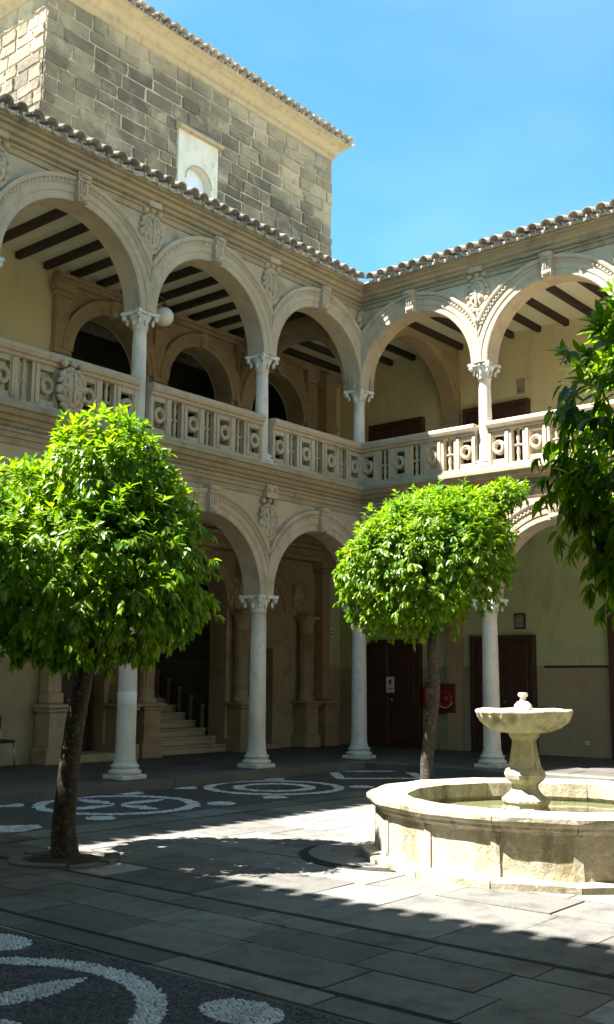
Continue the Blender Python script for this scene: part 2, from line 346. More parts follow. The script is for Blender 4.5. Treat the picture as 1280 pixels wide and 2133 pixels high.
# ---- shared meshes (local frame: x along the wing, -y to the courtyard, z up)
def column_meshes(h, rb, rtp, kind):
    sh = MB(); bz = .26 * rb / .15; cz = h - .30
    prof = [(rb * (1 - .13 * (i / 10) ** 1.6), bz + (cz - bz) * i / 10) for i in range(11)]
    sh.lathe([(rb + .018, bz - .004), (rb + .018, bz + .025), (rb + .004, bz + .04)] + prof[1:] + [(prof[-1][0] + .014, cz + .004), (prof[-1][0] + .014, cz + .03)], 22)
    bs = MB(); q = rb + .085
    bs.box(-q, q, -q, q, 0, .07, .012)
    bs.lathe([(rb + .085, .07), (rb + .10, .095), (rb + .095, .125), (rb + .06, .14), (rb + .045, .165), (rb + .065, .18), (rb + .065, .205), (rb + .03, .22), (rb + .02, bz)], 22)
    cp = MB(); r = prof[-1][0]
    cp.lathe([(r, cz + .03), (r + .012, cz + .07), (r + .02, cz + .13), (r + .06, cz + .20), (r + .075, cz + .235)], 18)
    a = r + .115; n = 5; pts = []
    for e in range(4):
        for i in range(n):
            u = -1 + 2 * i / n; x, y = a * u, -a * (1 - .22 * (1 - u * u))
            ca, sa = math.cos(e * math.pi / 2), math.sin(e * math.pi / 2); pts.append((x * ca - y * sa, x * sa + y * ca))
    k = len(pts)
    cp.add([(x, y, z) for z in (cz + .245, cz + .30) for x, y in pts], [(i, (i + 1) % k, k + (i + 1) % k, k + i) for i in range(k)] + [tuple(range(k))[::-1], tuple(range(k, 2 * k))])
    for sx in (-1, 1):
        for sy in (-1, 1):
            cp.blob((sx * (a - .045), sy * (a - .045), cz + .205), (.045, .045, .05), 7, 5)
            cp.blob((sx * (r + .035), sy * (r + .035), cz + .13), (.03, .03, .06), 6, 4)
    for sx, sy in ((1, 0), (-1, 0), (0, 1), (0, -1)):
        cp.blob((sx * (r + .07), sy * (r + .07), cz + .25), (.035, .035, .035), 6, 4); cp.blob((sx * (r + .03), sy * (r + .03), cz + .11), (.03, .03, .06), 6, 4)
    return sh.mesh('shaft_' + kind, M['marble']), bs.mesh('base_' + kind, M['capital']), cp.mesh('capital_' + kind, M['capital'])
COL1 = column_meshes(Z1 - ZF, .152, .13, 'lower'); COL2 = column_meshes(Z2 - ZC, .125, .11, 'upper')

def keystone_mesh():
    m = MB()
    for (z0, z1, w0, w1, d) in ((-.02, .10, .085, .095, .31), (.10, .30, .088, .105, .30), (.30, .42, .105, .125, .335)):
        m.add([(-w0, -d, z0), (w0, -d, z0), (w0, -.1, z0), (-w0, -.1, z0), (-w1, -d - .01, z1), (w1, -d - .01, z1), (w1, -.1, z1), (-w1, -.1, z1)],
              [(0, 1, 2, 3), (4, 5, 6, 7), (0, 1, 5, 4), (1, 2, 6, 5), (2, 3, 7, 6), (3, 0, 4, 7)])
    for x in (-.06, 0, .06): m.blob((x * .8, -.305, .20), (.024, .03, .13), 6, 5)
    m.blob((0, -.34, .38), (.11, .045, .05), 8, 5); m.blob((0, -.32, .035), (.08, .04, .05), 8, 5)
    return m.mesh('keystone', M['stone'])
KEY = keystone_mesh()
def arms_mesh(seed, sc_=1.0):
    m = MB(); q = random.Random(seed)
    n = 20; rings = [(1.0, 0), (.93, .05), (.8, .062), (.45, .085), (0.02, .095)]
    def out(a):
        x, z = math.cos(a), math.sin(a)
        return .17 * x * (1 + .10 * z), .25 * z * (1.0 if z > 0 else 1.12) - (.02 if z < 0 else 0)
    vs = []
    for (k, d) in rings:
        for i in range(n):
            x, z = out(2 * math.pi * i / n); vs.append((x * k, -.18 - d, z * k))
    m.add(vs, [(j * n + i, j * n + (i + 1) % n, (j + 1) * n + (i + 1) % n, (j + 1) * n + i) for j in range(len(rings) - 1) for i in range(n)], True)
    m.box(-.012, .012, -.285, -.2, -.2, .2); m.box(-.13, .13, -.272, -.2, -.01, .012)
    for (x, z) in ((-.075, .09), (.075, .09), (-.07, -.1), (.07, -.1)): m.blob((x, -.255, z), (.035, .03, .05), 6, 4)
    for i in range(16):
        a = 2 * math.pi * (i + .3 * q.random()) / 16; x, z = out(a)
        m.blob((x * 1.13, -.205, z * 1.08), (.035 + .02 * q.random(), .05, .055 + .03 * q.random()), 7, 4, a + q.uniform(-.6, .6))
    for x in (-.14, 0, .14): m.blob((x, -.22, .33 + .02 * (x == 0)), (.06, .06, .05), 7, 5, q.uniform(-.4, .4))
    m.blob((0, -.2, -.37), (.04, .05, .09), 7, 4)
    m.v = [(x * sc_, y if sc_ > .95 else y * 1, z * sc_) for x, y, z in m.v]
    return m.mesh('coat_of_arms', M['stone'])
ARMS = [arms_mesh(1), arms_mesh(2)]
def carving_mesh(seed):      # putti-like carved figure, built as scrolling blobs, for the corner spandrels
    m = MB(); q = random.Random(seed)
    pts = [(.08, .34), (.13, .27), (.10, .19), (.17, .12), (.13, .03), (.08, -.06), (.10, -.16), (.05, -.25), (.22, .22), (.25, .12), (.04, .12), (.03, -.05), (.20, .02)]
    for x, z in pts: m.blob((x, -.21, z), (.05 + .03 * q.random(), .075, .06 + .04 * q.random()), 8, 5, q.uniform(-1, 1))
    m.tube([(.07, -.24, .3), (.14, -.28, .15), (.09, -.27, 0), (.1, -.24, -.2), (.04, -.22, -.3)], [.04, .055, .05, .045, .02], 8)
    return m.mesh('carved_figure', M['stone'])
CARV = carving_mesh(5)
def ring_panel_mesh():
    m = MB(); w, z0, z1 = .212, .10, .71; a = .118; zc = .405; q0, q1 = .185, .625
    for (x0, x1, y0, y1) in ((-w, -a, 0, 0), (a, w, 0, 0)): m.box(x0, x1, -.05, .07, z0, z1, .008)
    m.box(-a + .002, a - .002, -.048, .068, z0, q0, .006); m.box(-a + .002, a - .002, -.048, .068, q1, z1, .006)
    m.box(-w + .01, -a - .025, -.066, -.045, z0 + .02, z1 - .02); m.box(a + .025, w - .01, -.066, -.045, z0 + .02, z1 - .02)
    n = 18; pr = [(.122, .03), (.122, -.045), (.112, -.07), (.092, -.078), (.078, -.066), (.066, -.07), (.056, -.05), (.056, .03)]
    vs = []; k = len(pr)
    for i in range(n):
        t = 2 * math.pi * i / n
        for (r, y) in pr: vs.append((r * math.cos(t), y, zc + r * 1.12 * math.sin(t)))
    m.add(vs, [(i * k + j, i * k + (j + 1) % k, ((i + 1) % n) * k + (j + 1) % k, ((i + 1) % n) * k + j) for i in range(n) for j in range(k)])
    return m.mesh('ring_panel', M['stone'])
RING = ring_panel_mesh()
def baluster_mesh():
    m = MB()
    m.lathe([(.034, .10), (.034, .14), (.022, .16), (.026, .20), (.036, .28), (.026, .36), (.024, .385), (.038, .395), (.038, .42), (.024, .43), (.026, .46), (.036, .54), (.026, .62), (.022, .65), (.034, .67), (.034, .71)], 10)
    for s in (-1, 1): m.blob((s * .055, 0, .405), (.024, .024, .026), 7, 5)
    return m.mesh('baluster', M['stone'])
BAL = baluster_mesh()
def tile_mesh(L=.5, r0=.092, r1=.112, n=7, up_=True):
    m = MB(); vs = []
    for (y, r) in ((0, r1), (L, r0)):
        for th in (0, .016):
            for i in range(n + 1):
                a = math.pi * i / n; q = r - th
                z = q * math.sin(a); vs.append((-q * math.cos(a), y, z if up_ else -z + .05))
    k = n + 1; fs = []
    for i in range(n):
        fs += [(i, i + 1, 2 * k + i + 1, 2 * k + i), (k + i, k + i + 1, 3 * k + i + 1, 3 * k + i), (i, i + 1, k + i + 1, k + i)]
    fs += [(0, k, 3 * k, 2 * k), (n, k + n, 3 * k + n, 2 * k + n)]
    m.add(vs, fs); m.sm = [True] * len(m.f)
    for i in range(n): m.sm[i * 3 + 2] = False
    return m.mesh('roof_tile' if up_ else 'under_tile', M['tile'])
TILE = tile_mesh(); UTILE = tile_mesh(.42, .095, .105, 6, False)
SLOPE = R(17)
JAMB = MB().box(-.024, .024, -.055, .055, .10, .71).mesh('baluster_jamb', M['stone'])

def tile_rows(w_frame, length, start, roof, z, edge, n_single, rows=3, rng=None):
    """w_frame(s, t, z) -> world; rows of barrel tiles up the slope; the eave row single objects up to n_single"""
    rng = rng or random.Random(3)
    bulk = MB()
    cs, sn = math.cos(SLOPE), math.sin(SLOPE)
    tv = [tuple(v.co) for v in TILE.vertices]; tf = [tuple(p.vertices) for p in TILE.polygons]
    n = int(length / TP)
    base0 = Vector(w_frame(0, 0, 0)); ex = (Vector(w_frame(1, 0, 0)) - base0); ey = (Vector(w_frame(0, 1, 0)) - base0)
    if ex.cross(ey).z < 0: ex = -ex
    for k in range(rows):
        for i in range(n):
            s = start + (i + .5) * TP + rng.uniform(-.012, .012)
            d = k * .40 + rng.uniform(-.02, .02); tt = edge + d * cs; zz = z + d * sn + .01 * rng.random()
            tilt = SLOPE + R(3) + rng.uniform(-.02, .02); yaw = rng.uniform(-.04, .04)
            yv = (ey * math.cos(tilt) + Vector((0, 0, 1)) * math.sin(tilt)); xv = (ex + ey * yaw).normalized(); zv = xv.cross(yv).normalized(); yv = zv.cross(xv)
            rot = Matrix((xv, yv, zv)).transposed(); loc = Vector(w_frame(s, tt, zz))
            if k == 0 and i < n_single: inst('roof_tile', TILE, roof, loc, rot=rot)
            else: bulk.add([tuple(loc + rot @ Vector(p)) for p in tv], tf, True)
            if k == 0:      # the trough tile between two covers
                loc2 = Vector(w_frame(s + TP / 2, tt + .05, zz - .055))
                bulk.add([tuple(loc2 + rot @ Vector(p.co)) for p in UTILE.vertices], [tuple(p.vertices) for p in UTILE.polygons], True)
    stuff(bulk.build('tile_courses', M['tile'], roof))

def balustrade(w, c, parent, detail=True, arms=False):
    s0, s1 = c - B / 2 + .13, c + B / 2 - .13
    m = w.mb()
    def bar(t0, t1, z0, z1): m.box(s0, s1, t0, t1, z0, z1)
    bar(-.20, .02, ZC, ZC + .065); bar(-.17, -.01, ZC + .066, ZC + .10)
    m.add([(s, t, z) for s in (s0, s1) for (t, z) in ((-.16, ZC + .71), (-.18, ZC + .725), (-.18, ZC + .765), (-.215, ZC + .78), (-.235, ZC + .83), (-.235, ZC + .875), (-.20, ZC + .905), (.02, ZC + .905), (.05, ZC + .87), (.05, ZC + .80), (-.02, ZC + .765), (-.02, ZC + .71))],
          [(j, (j + 1) % 12, 12 + (j + 1) % 12, 12 + j) for j in range(12)] + [tuple(range(12)), tuple(range(12, 24))])
    rail = m.build('balustrade', M['stone'], parent)
    L = s1 - s0; pitch = (L - .42) / 3.0
    for i in range(4):
        s = s0 + .21 + .0 + i * pitch
        inst('ring_panel', RING, rail, w.P(s, -.10, ZC), w.rz())
        if i < 3: inst('baluster', BAL, rail, w.P(s + pitch / 2, -.09, ZC), w.rz())
    # narrow jambs beside each baluster
    for i in range(3):
        for sg in (-1, 1):
            q = s0 + .21 + i * pitch + pitch / 2 + sg * (pitch / 2 - .238)
            inst('baluster_jamb', JAMB, rail, w.P(q, -.095, ZC), w.rz())
    if arms: inst('coat_of_arms', ARMS[1], rail, w.P(c, -.03, ZC + .42), w.rz(), (1.15, 1.0, 1.05))
    return rail

def facade(w, root, length, bays, first=0, detail=True, shift=0.0, singles=60):
    """arcades of two storeys with balustrade, cornices and roof; bay i is centred at (i + .5) * B + shift"""
    cs = [(i + .5) * B + shift for i in range(bays)]
    for lvl, (zs, ztop) in enumerate(((Z1, 4.82), (Z2, 9.05))):
        m = w.mb()
        wall_open(m, 0.0, cs[-1] + B / 2, zs, ztop, -.17, .18, [(c, B / 2 - .004, zs, zs, True) for c in cs])
        if length > cs[-1] + B / 2 + .05: m.box(cs[-1] + B / 2 + .002, length, -.17, .18, 0.0 if lvl == 0 else 4.82, ztop)
        m.build('spandrel_wall', M['stone'], root)
        for i, c in enumerate(cs):
            m = w.mb(); arch_ring(m, c, zs, ARCH_PROF, B / 2)
            if detail and i < 4:
                r = RI + .275
                n = 62
                for k in range(n):
                    a = math.pi * (k + .5) / n; ds = -r * math.cos(a)
                    if abs(ds) < B / 2 - .05 and math.sin(a) > .1:
                        q = .016; ca, sa = -math.cos(a), math.sin(a)
                        vs = []
                        for (dr, da) in ((-q, -.017), (q, -.017), (q, .017), (-q, .017)):
                            for t in (-.225, -.246): vs.append((c + ca * (r + dr) + sa * da, t, zs + sa * (r + dr) - ca * da))
                        m.add(vs, [(0, 2, 4, 6), (1, 3, 5, 7), (0, 2, 3, 1), (2, 4, 5, 3), (4, 6, 7, 5), (6, 0, 1, 7)])
            a = m.build('arch', M['stone'], root)
            if detail: inst('keystone', KEY, a, w.P(c, 0, zs + RI), w.rz())
    # storey cornices
    m = w.mb(); run(m, length, CORN_PROF); cn = m.build('eaves_cornice', M['stone_grey'], root)
    m = w.mb(); run(m, length, FLOOR_PROF); fc = m.build('floor_cornice', M['stone_grey'], root)
    if detail:
        for (zz, t0, t1, parent, pit) in ((9.19, -.23, -.272, cn, .062), (5.06, -.19, -.212, fc, .05)):
            d = w.mb(); s = .3
            while s < min(length, 9.5):
                d.box(s, s + pit * .55, t1, t0 + .01, zz - .012, zz + .02); s += pit
            stuff(d.build('dentils', M['stone_grey'], parent))
    # columns
    for i in range(0 if first == 0 else 1, bays + 1):
        s = i * B + shift
        for (meshes, z) in ((COL1, ZF), (COL2, ZC)):
            o = inst('column', meshes[0], root, w.P(s, 0, z), w.rz())
            if detail or z == ZF:
                inst('column_base', meshes[1], o, w.P(s, 0, z), w.rz()); inst('capital', meshes[2], o, w.P(s, 0, z), w.rz())
        if w.kind == 'left' and i == 2:      # pale repair collar on the shaft
            x, y, _ = w.P(s, 0, 0); rc = [c for c in root.children if c.name.startswith('column') and (WM[c.name].translation - Vector((x, y, ZF))).length < .01][0]
            MB().lathe([(.147, 1.22), (.1485, 1.222), (.1475, 1.41), (.146, 1.412)], 22, x, y).build('repair_collar', M['white'], rc)
        if detail and i > 0:
            for k, z in enumerate((4.42, 8.80)):
                inst('coat_of_arms', ARMS[(i + k) % 2], root, w.P(s, .0, z - .04), w.rz(), (1.08, .94, 1.04))
                m = w.mb(); m.box(s - .14, s + .14, -.30, -.15, z + .36, z + .60, .012); m.blob((s - .07, -.31, z + .5), (.05, .03, .05), 6, 4); m.blob((s + .07, -.31, z + .5), (.05, .03, .05), 6, 4)
                m.build('bracket_block', M['stone'], root)
        if detail and i == 0:
            for z in (4.42, 8.72): inst('carved_figure', CARV, root, w.P(0.03, 0, z), w.rz(), (-1 if w.kind == 'left' else 1, 1, 1))
    for i, c in enumerate(cs):
        if detail or i % 1 == 0: balustrade(w, c, root, arms=(detail and i == 2))
    # roof: sloping deck behind the cornice, then tiles
    m = w.mb(); cs_, sn_ = math.cos(SLOPE), math.sin(SLOPE); dmax = 6.2
    run(m, length, [(-.47, 9.435), (-OH + .08, 9.445), (-OH + .08, 9.475), (dmax, 9.475 + (dmax + OH - .08) * math.tan(SLOPE)), (dmax, 9.44)])
    roof = m.build('roof', M['tile'], root)
    tile_rows(w.P, length - OH, OH, roof, 9.50, -OH, singles, 4 if detail else 1, random.Random(11 + len(w.kind)))
    return cs

# ------------------------------------------------------------------ ground
g = MB(); g.add([(-400, -400, -.03), (400, -400, -.03), (400, 400, -.03), (-400, 400, -.03)], [(0, 1, 2, 3)])
struct(g.build('ground', M['joint']))
court = MB(); court.add([(-15.2, -15.4, -.010), (-.3, -15.4, -.010), (-.3, -.3, -.010), (-15.2, -.3, -.010)], [(0, 1, 2, 3)])
court = struct(court.build('courtyard_pavement', M['joint']))
def slab_mesh(i):
    q = random.Random(i); m = MB(); m.box(-.5, .5, -.5, .5, -1, 0, .018)
    m.v = [(x + q.uniform(-.006, .006), y + q.uniform(-.006, .006), z) for x, y, z in m.v]
    return m.mesh('paving_slab', M['paving'])
SLAB = [slab_mesh(i) for i in range(5)]
def slab(x0, x1, y0, y1, parent=None, mesh=None, z=0.0):
    gp = .013
    o = inst('paving_slab', mesh or rnd.choice(SLAB), parent or court, ((x0 + x1) / 2, (y0 + y1) / 2, z + rnd.uniform(-.003, .002)), 0, (x1 - x0 - gp, y1 - y0 - gp, .05),
             rot=(Matrix.Rotation(rnd.uniform(-.003, .003), 3, 'X') @ Matrix.Rotation(rnd.uniform(-.003, .003), 3, 'Y')))
    return o
def slab_rows(x0, x1, y0, y1, along, widths, lens, skip=None):
    a, b = (x0, x1) if along == 'y' else (y0, y1); p = a
    while p < b - .02:
        wd = min(rnd.uniform(*widths), b - p)
        if b - p - wd < .22: wd = b - p
        c, d = (y0, y1) if along == 'y' else (x0, x1); q = c - rnd.uniform(0, lens[0] * .6)
        while q < d - .02:
            ln = rnd.uniform(*lens)
            e = min(q + ln, d)
            if d - e < .25: e = d
            bb = (p, p + wd, max(q, c), e) if along == 'y' else (max(q, c), e, p, p + wd)
            if not (skip and skip((bb[0] + bb[1]) / 2, (bb[2] + bb[3]) / 2)): slab(*bb)
            q = e
        p += wd
FC = (-7.2, -7.70)           # fountain centre
TREES = {'L': (-10.35, -4.5), 'M': (-4.3, -4.4), 'R': (-11.05, -10.85)}
def skip(x, y):
    if math.hypot(x - FC[0], y - FC[1]) < .9: return True
    return any(abs(x - a) < .42 and abs(y - b) < .42 for a, b in TREES.values())
slab_rows(-12.18, -11.94, -12.2, -3.33, 'y', (.24, .24), (.8, 1.4))
slab_rows(-11.90, -10.70, -12.2, -3.33, 'y', (.38, .56), (.5, 1.05), skip)
slab_rows(-10.64, -4.2, -12.2, -3.36, 'y', (.42, .68), (.5, 1.2), skip)
slab_rows(-14.8, -.5, -3.31, -2.83, 'x', (.48, .48), (.8, 1.4))
slab_rows(-4.18, -.62, -12.2, -3.38, 'x', (.6, .9), (.9, 1.5), skip)
# dirt in the open channels, laid a little below the slabs
m = MB(); m.box(-11.945, -11.895, -12.2, -3.3, -.02, -.007); m.box(-10.72, -10.63, -12.2, -3.3, -.02, -.007); m.box(-14.8, -.6, -3.36, -3.31, -.02, -.0065)
struct(m.build('drain_channel_bed', M['groove'], court))
# arc-shaped channel by the fountain
m = MB()
def arc(cx_, cy_, r0, r1, a0, a1, z0, z1, n=14, mb=None):
    vs = []
    for i in range(n + 1):
        a = a0 + (a1 - a0) * i / n
        for r, z in ((r0, z0), (r0, z1), (r1, z1), (r1, z0)): vs.append((cx_ + r * math.cos(a), cy_ + r * math.sin(a), z))
    mb.add(vs, [(i * 4 + j, i * 4 + (j + 1) % 4, i * 4 + 4 + (j + 1) % 4, i * 4 + 4 + j) for i in range(n) for j in range(4)] + [(0, 1, 2, 3), (n * 4, n * 4 + 1, n * 4 + 2, n * 4 + 3)])
arc(-8.15, -6.55, .80, .88, R(95), R(235), -.02, .006, 18, m)
m.build('channel_edge', M['groove'], court)
m = MB(); arc(-8.15, -6.55, .60, .79, R(95), R(235), -.02, .016, 18, m); m.build('channel_stone', M['kerb'], court)

# arcade floors (raised one step) with kerb stones
for nm, (x0, x1, y0, y1) in {'arcade_floor': (-15.4, DR, -.24, DL), 'side_arcade_floor': (-.24, DR, -15.6, -.245)}.items():
    m = MB(); m.box(x0, x1, y0, y1, -.02, ZF - .012); fl = struct(m.build(nm, M['joint']))
    if nm == 'arcade_floor':
        y = y0
        while y < y1 - .1:
            x = x0 + rnd.uniform(-.4, 0); wd = min(.72, y1 - y)
            while x < x1:
                ln = rnd.uniform(.9, 1.5); a, b_ = max(x, x0), min(x + ln, x1)
                if b_ - a > .05 and b_ > -9: slab(a, b_, y, y + wd, fl, None, ZF)
                x += ln
            y += wd
    else:
        x = x0
        while x < x1 - .1:
            y = -.25; wd = min(.77, x1 - x)
            while y > -8:
                ln = rnd.uniform(.9, 1.5); slab(x, x + wd, y - ln, y, fl, None, ZF); y -= ln
            x += wd
    for o in fl.children: o.data = SLAB[0]
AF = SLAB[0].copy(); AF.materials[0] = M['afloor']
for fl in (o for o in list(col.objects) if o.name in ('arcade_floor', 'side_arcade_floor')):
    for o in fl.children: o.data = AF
KB = SLAB[1].copy(); KB.materials[0] = M['kerb']
step = MB(); step.box(-15.2, -.60, -.55, -.26, -.02, ZF - .03); step.box(-.55, -.26, -15.4, -.56, -.02, ZF - .03); step = struct(step.build('arcade_step', M['joint']))
x = -15.0
while x < -.6:
    ln = min(rnd.uniform(.9, 1.5), -.56 - x); o = inst('kerb_stone', KB, step, (x + ln / 2, -.42, ZF + rnd.uniform(0, .006)), 0, (ln - .008, .36, .13)); x += ln
y = -.24
inst('kerb_stone', KB, step, (-.39, -.42, ZF + .002), 0, (.34, .36, .13))
y = -.61
while y > -9:
    ln = rnd.uniform(.9, 1.5); inst('kerb_stone', KB, step, (-.42, y - ln / 2, ZF + rnd.uniform(0, .006)), 0, (.36, ln - .008, .13)); y -= ln

# ---- pebble mosaics
mos = MB(); mos.box(-15.0, -.62, -2.81, -.61, -.021, -.002); mos.box(-14.7, -12.21, -12.2, -2.85, -.021, -.0025)
mos = struct(mos.build('pebble_mosaic', M['dark_pebble']))
def lens(u, v, ln, wd):      # pointed petal from 0.06 to ln along u
    if not .06 < u < ln: return False
    q = (u - .06) / (ln - .06); return abs(v) < wd * math.sin(math.pi * q) ** .8
def rosette(dx, dy, Rr):
    r = math.hypot(dx, dy)
    if Rr - .15 < r < Rr: return True
    return any(lens(u, v, .80, .115) for u, v in ((dx, dy), (-dx, dy), (dy, dx), (-dy, dx)))
def rings(dx, dy, Rr):
    r = math.hypot(dx, dy); return Rr - .14 < r < Rr or .46 < r < .62
def diamond(dx, dy, Rr):
    q = abs(dx) + abs(dy); return .86 < q < 1.08
def dots(dx, dy):
    return any((dx - a) ** 2 + (dy - b) ** 2 < .175 ** 2 for a in (-1.0, 1.0) for b in (-.90, .90))
ndots = lambda dx, dy: any(((dx - b) / .17) ** 2 + ((dy - a) / .24) ** 2 < 1 for a in (-1.03, 1.03) for b in (-.93, .93))
PEB = []
def peb_template(n, seed, el):
    q = random.Random(seed); vs = [(0, 0, .5)]
    for (r, z) in ((.36, .34), (.5, 0)):
        for i in range(n):
            a = 2 * math.pi * i / n + .3 * q.random(); rr = r * q.uniform(.8, 1.12); vs.append((rr * math.cos(a) * el, rr * math.sin(a), z))
    fs = [(0, 1 + i, 1 + (i + 1) % n) for i in range(n)] + [(1 + i, 1 + n + i, 1 + n + (i + 1) % n, 1 + (i + 1) % n) for i in range(n)]
    return vs, fs
TW = [peb_template(6, i, 1.0) for i in range(4)]; TD = [peb_template(5, 10 + i, 1.0) for i in range(3)]
def pebbles(name, pts, size, tmpl, flat, el, parent, mat_, rng):
    m = MB()
    for (x, y) in pts:
        vs, fs = rng.choice(tmpl); a = rng.uniform(0, math.pi); ca, sa = math.cos(a), math.sin(a); k = size * rng.uniform(.75, 1.2); h = flat * rng.uniform(.6, 1.3)
        e = el * rng.uniform(.8, 1.3)
        m.add([(x + (vx * k * e) * ca - (vy * k) * sa, y + (vx * k * e) * sa + (vy * k) * ca, -.003 + vz * h) for vx, vy, vz in vs], fs, True)
    me = bpy.data.meshes.new(name); me.from_pydata(m.v, [], m.f); me.polygons.foreach_set('use_smooth', m.sm); me.materials.append(mat_)
    return stuff(inst(name, me, parent))
def grid_pts(x0, x1, y0, y1, d, test, rng):
    out = []; ny = int((y1 - y0) / (d * .87))
    for j in range(ny):
        y = y0 + j * d * .87; x = x0 + (d / 2 if j % 2 else 0)
        while x < x1:
            px, py = x + rng.uniform(-.24, .24) * d, y + rng.uniform(-.24, .24) * d
            if test(px, py): out.append((px, py))
            x += d
    return out
pr = random.Random(21)
NC = (-13.39, -7.66)
NEARC = [(NC[0], NC[1] + k * 2.06) for k in (-1, 0, 1)]
nw = lambda x, y: any(abs(y - c[1]) < 1.03 and (rosette(x - c[0], y - c[1], 1.02) or False) for c in NEARC) or any(ndots(x - c[0], y - c[1]) for c in NEARC)
pw = grid_pts(-14.5, -12.25, -9.6, -4.9, .026, nw, pr)
pebbles('white_pebbles', pw, .0265, TW, .018, 1.15, mos, M['white_pebble'], pr)
pd = grid_pts(-13.9, -12.22, -9.6, -5.4, .021, lambda x, y: not nw(x, y), pr)
pebbles('dark_pebbles', pd, .017, TD, .012, 2.2, mos, M['dark_pebble'], pr)
LEFTC = [(-7.33 + k * 3.05, -1.62) for k in (-1, 0, 1)]
def lw(x, y):
    for k, c in enumerate(LEFTC):
        if (rings if k == 2 else rosette)(x - c[0], y - c[1], 1.06): return True
        if dots(x - c[0], y - c[1]): return True
    if diamond((x + 1.45), (y + 1.45), 1): return True
    return math.hypot(x + 9.55, y + 2.5) < .26
pw = grid_pts(-10.4, -.65, -2.8, -.62, .047, lw, pr)
pebbles('white_pebbles', pw, .055, TW, .02, 1.1, mos, M['white_pebble'], pr)

# ------------------------------------------------------------------ left wing
WL = Wing('left'); WR = Wing('right'); WN = Wing('near'); WS = Wing('south')
left = thing('palace_wing', 'shaded two-storey arcaded stone wing on the left, in front of the tall tower', 'building', (-7, 1.5, ZF))
facade(WL, left, 15.0, 5, singles=42)
right = thing('palace_wing', 'two-storey arcaded stone wing on the right with sunlit balustrade', 'building', (1.8, -6, ZF))
facade(WR, right, 15.3, 5, first=1, singles=34)

def gallery(w, root, s0, s1, depth, zc, pitch, beam0, n):
    m = w.mb(); m.add([(s0, .19, zc), (s1, .19, zc), (s1, depth, zc), (s0, depth, zc)], [(0, 1, 2, 3)]); m.add([(s0, -.3, 9.44), (s1, -.3, 9.44), (s1, depth + .3, 9.44), (s0, depth + .3, 9.44)], [(0, 1, 2, 3)])
    ceil = m.build('gallery_ceiling', M['ceil'], root)
    bm_ = MB(); bm_.box(-.055, .055, 0, depth - .19, -.13, .02, .006); me = bm_.mesh('beam', M['beam'])
    for i in range(n): inst('beam', me, ceil, w.P(beam0 + i * pitch, .19, zc), w.rz())
    m = w.mb(); m.box(s0, s1, -.15, depth, 5.06, ZC - .004); m.build('gallery_floor_slab', M['ceil'], root)
gallery(WL, left, .2, 15.0, DL, 9.31, .62, .42, 16)
gallery(WR, right, -DL, 15.3, DR, 9.31, .66, -3.05, 17)
# corner cross-arches
for (w, root, depth) in ((WL, left, DL), (WR, right, DR)):
    m = MB()
    q = (depth + .15) / 2; r_ = (depth - .35) / 2
    if w is WL: m.T = lambda s, t, z: (t, s, z)
    else: m.T = lambda s, t, z: (s, t, z)
    wall_open(m, .16, depth, 7.43, 9.305, -.16, .16, [(q - .02, r_, 7.43, 7.43, True)])
    arch_ring(m, q - .02, 7.43, [(r_ - .02, .19), (r_ - .02, -.19), (r_ + .12, -.19), (r_ + .13, -.215), (r_ + .25, -.215), (r_ + .27, -.14), (r_ + .27, .14), (r_ + .25, .2)], depth / 2 - .05, 32)
    m.box(depth - .16, depth - .002, -.2, .2, 5.39, 7.42)
    m.box(depth - .22, depth - .003, -.23, .23, 7.30, 7.44, .01)
    a = m.build('cross_arch', M['stone_brown'], root)
    m = MB(); m.T = None
    # lower storey cross arch
    m2 = MB(); m2.T = (lambda s, t, z: (t, s, z)) if w is WL else (lambda s, t, z: (s, t, z))
    wall_open(m2, .16, depth, 3.07, 5.05, -.16, .16, [(q - .02, r_, 3.07, 3.07, True)])
    m2.box(depth - .14, depth - .002, -.18, .18, .125, 3.06)
    m2.build('cross_arch', M['stone_brown'], root)

# back wall of the left wing: openings of the stair hall
ARC = [(3.80, .95), (1.35, .95), (-1.12, .95)]        # s = -x of the three upper arches
m = WL.mb(); wall_open(m, -DR, 15.0, ZC, 9.31, DL, DL + .45, [(c, h, ZC, 7.72, True) for c, h in ARC])
m.build('upper_back_wall', M['cream'], left)
m = WL.mb(); LOW = [(4.17, .54, .14, 2.45, False), (1.40, 1.02, ZF, 3.15, True), (-.66, .46, .14, 2.31, False)]
wall_open(m, -DR, 15.0, 1.95, 5.06, DL, DL + .45, [(c, h, 1.95, zs, ar) for c, h, zb, zs, ar in LOW]); m.build('lower_back_wall', M['green'], left)
m = WL.mb(); wall_open(m, -DR, 15.0, 0.0, 1.95, DL - .004, DL + .45, [(c, h, zb, 1.95, False) for c, h, zb, zs, ar in LOW], faces=('f',)); m.build('dado', M['dado'], left)
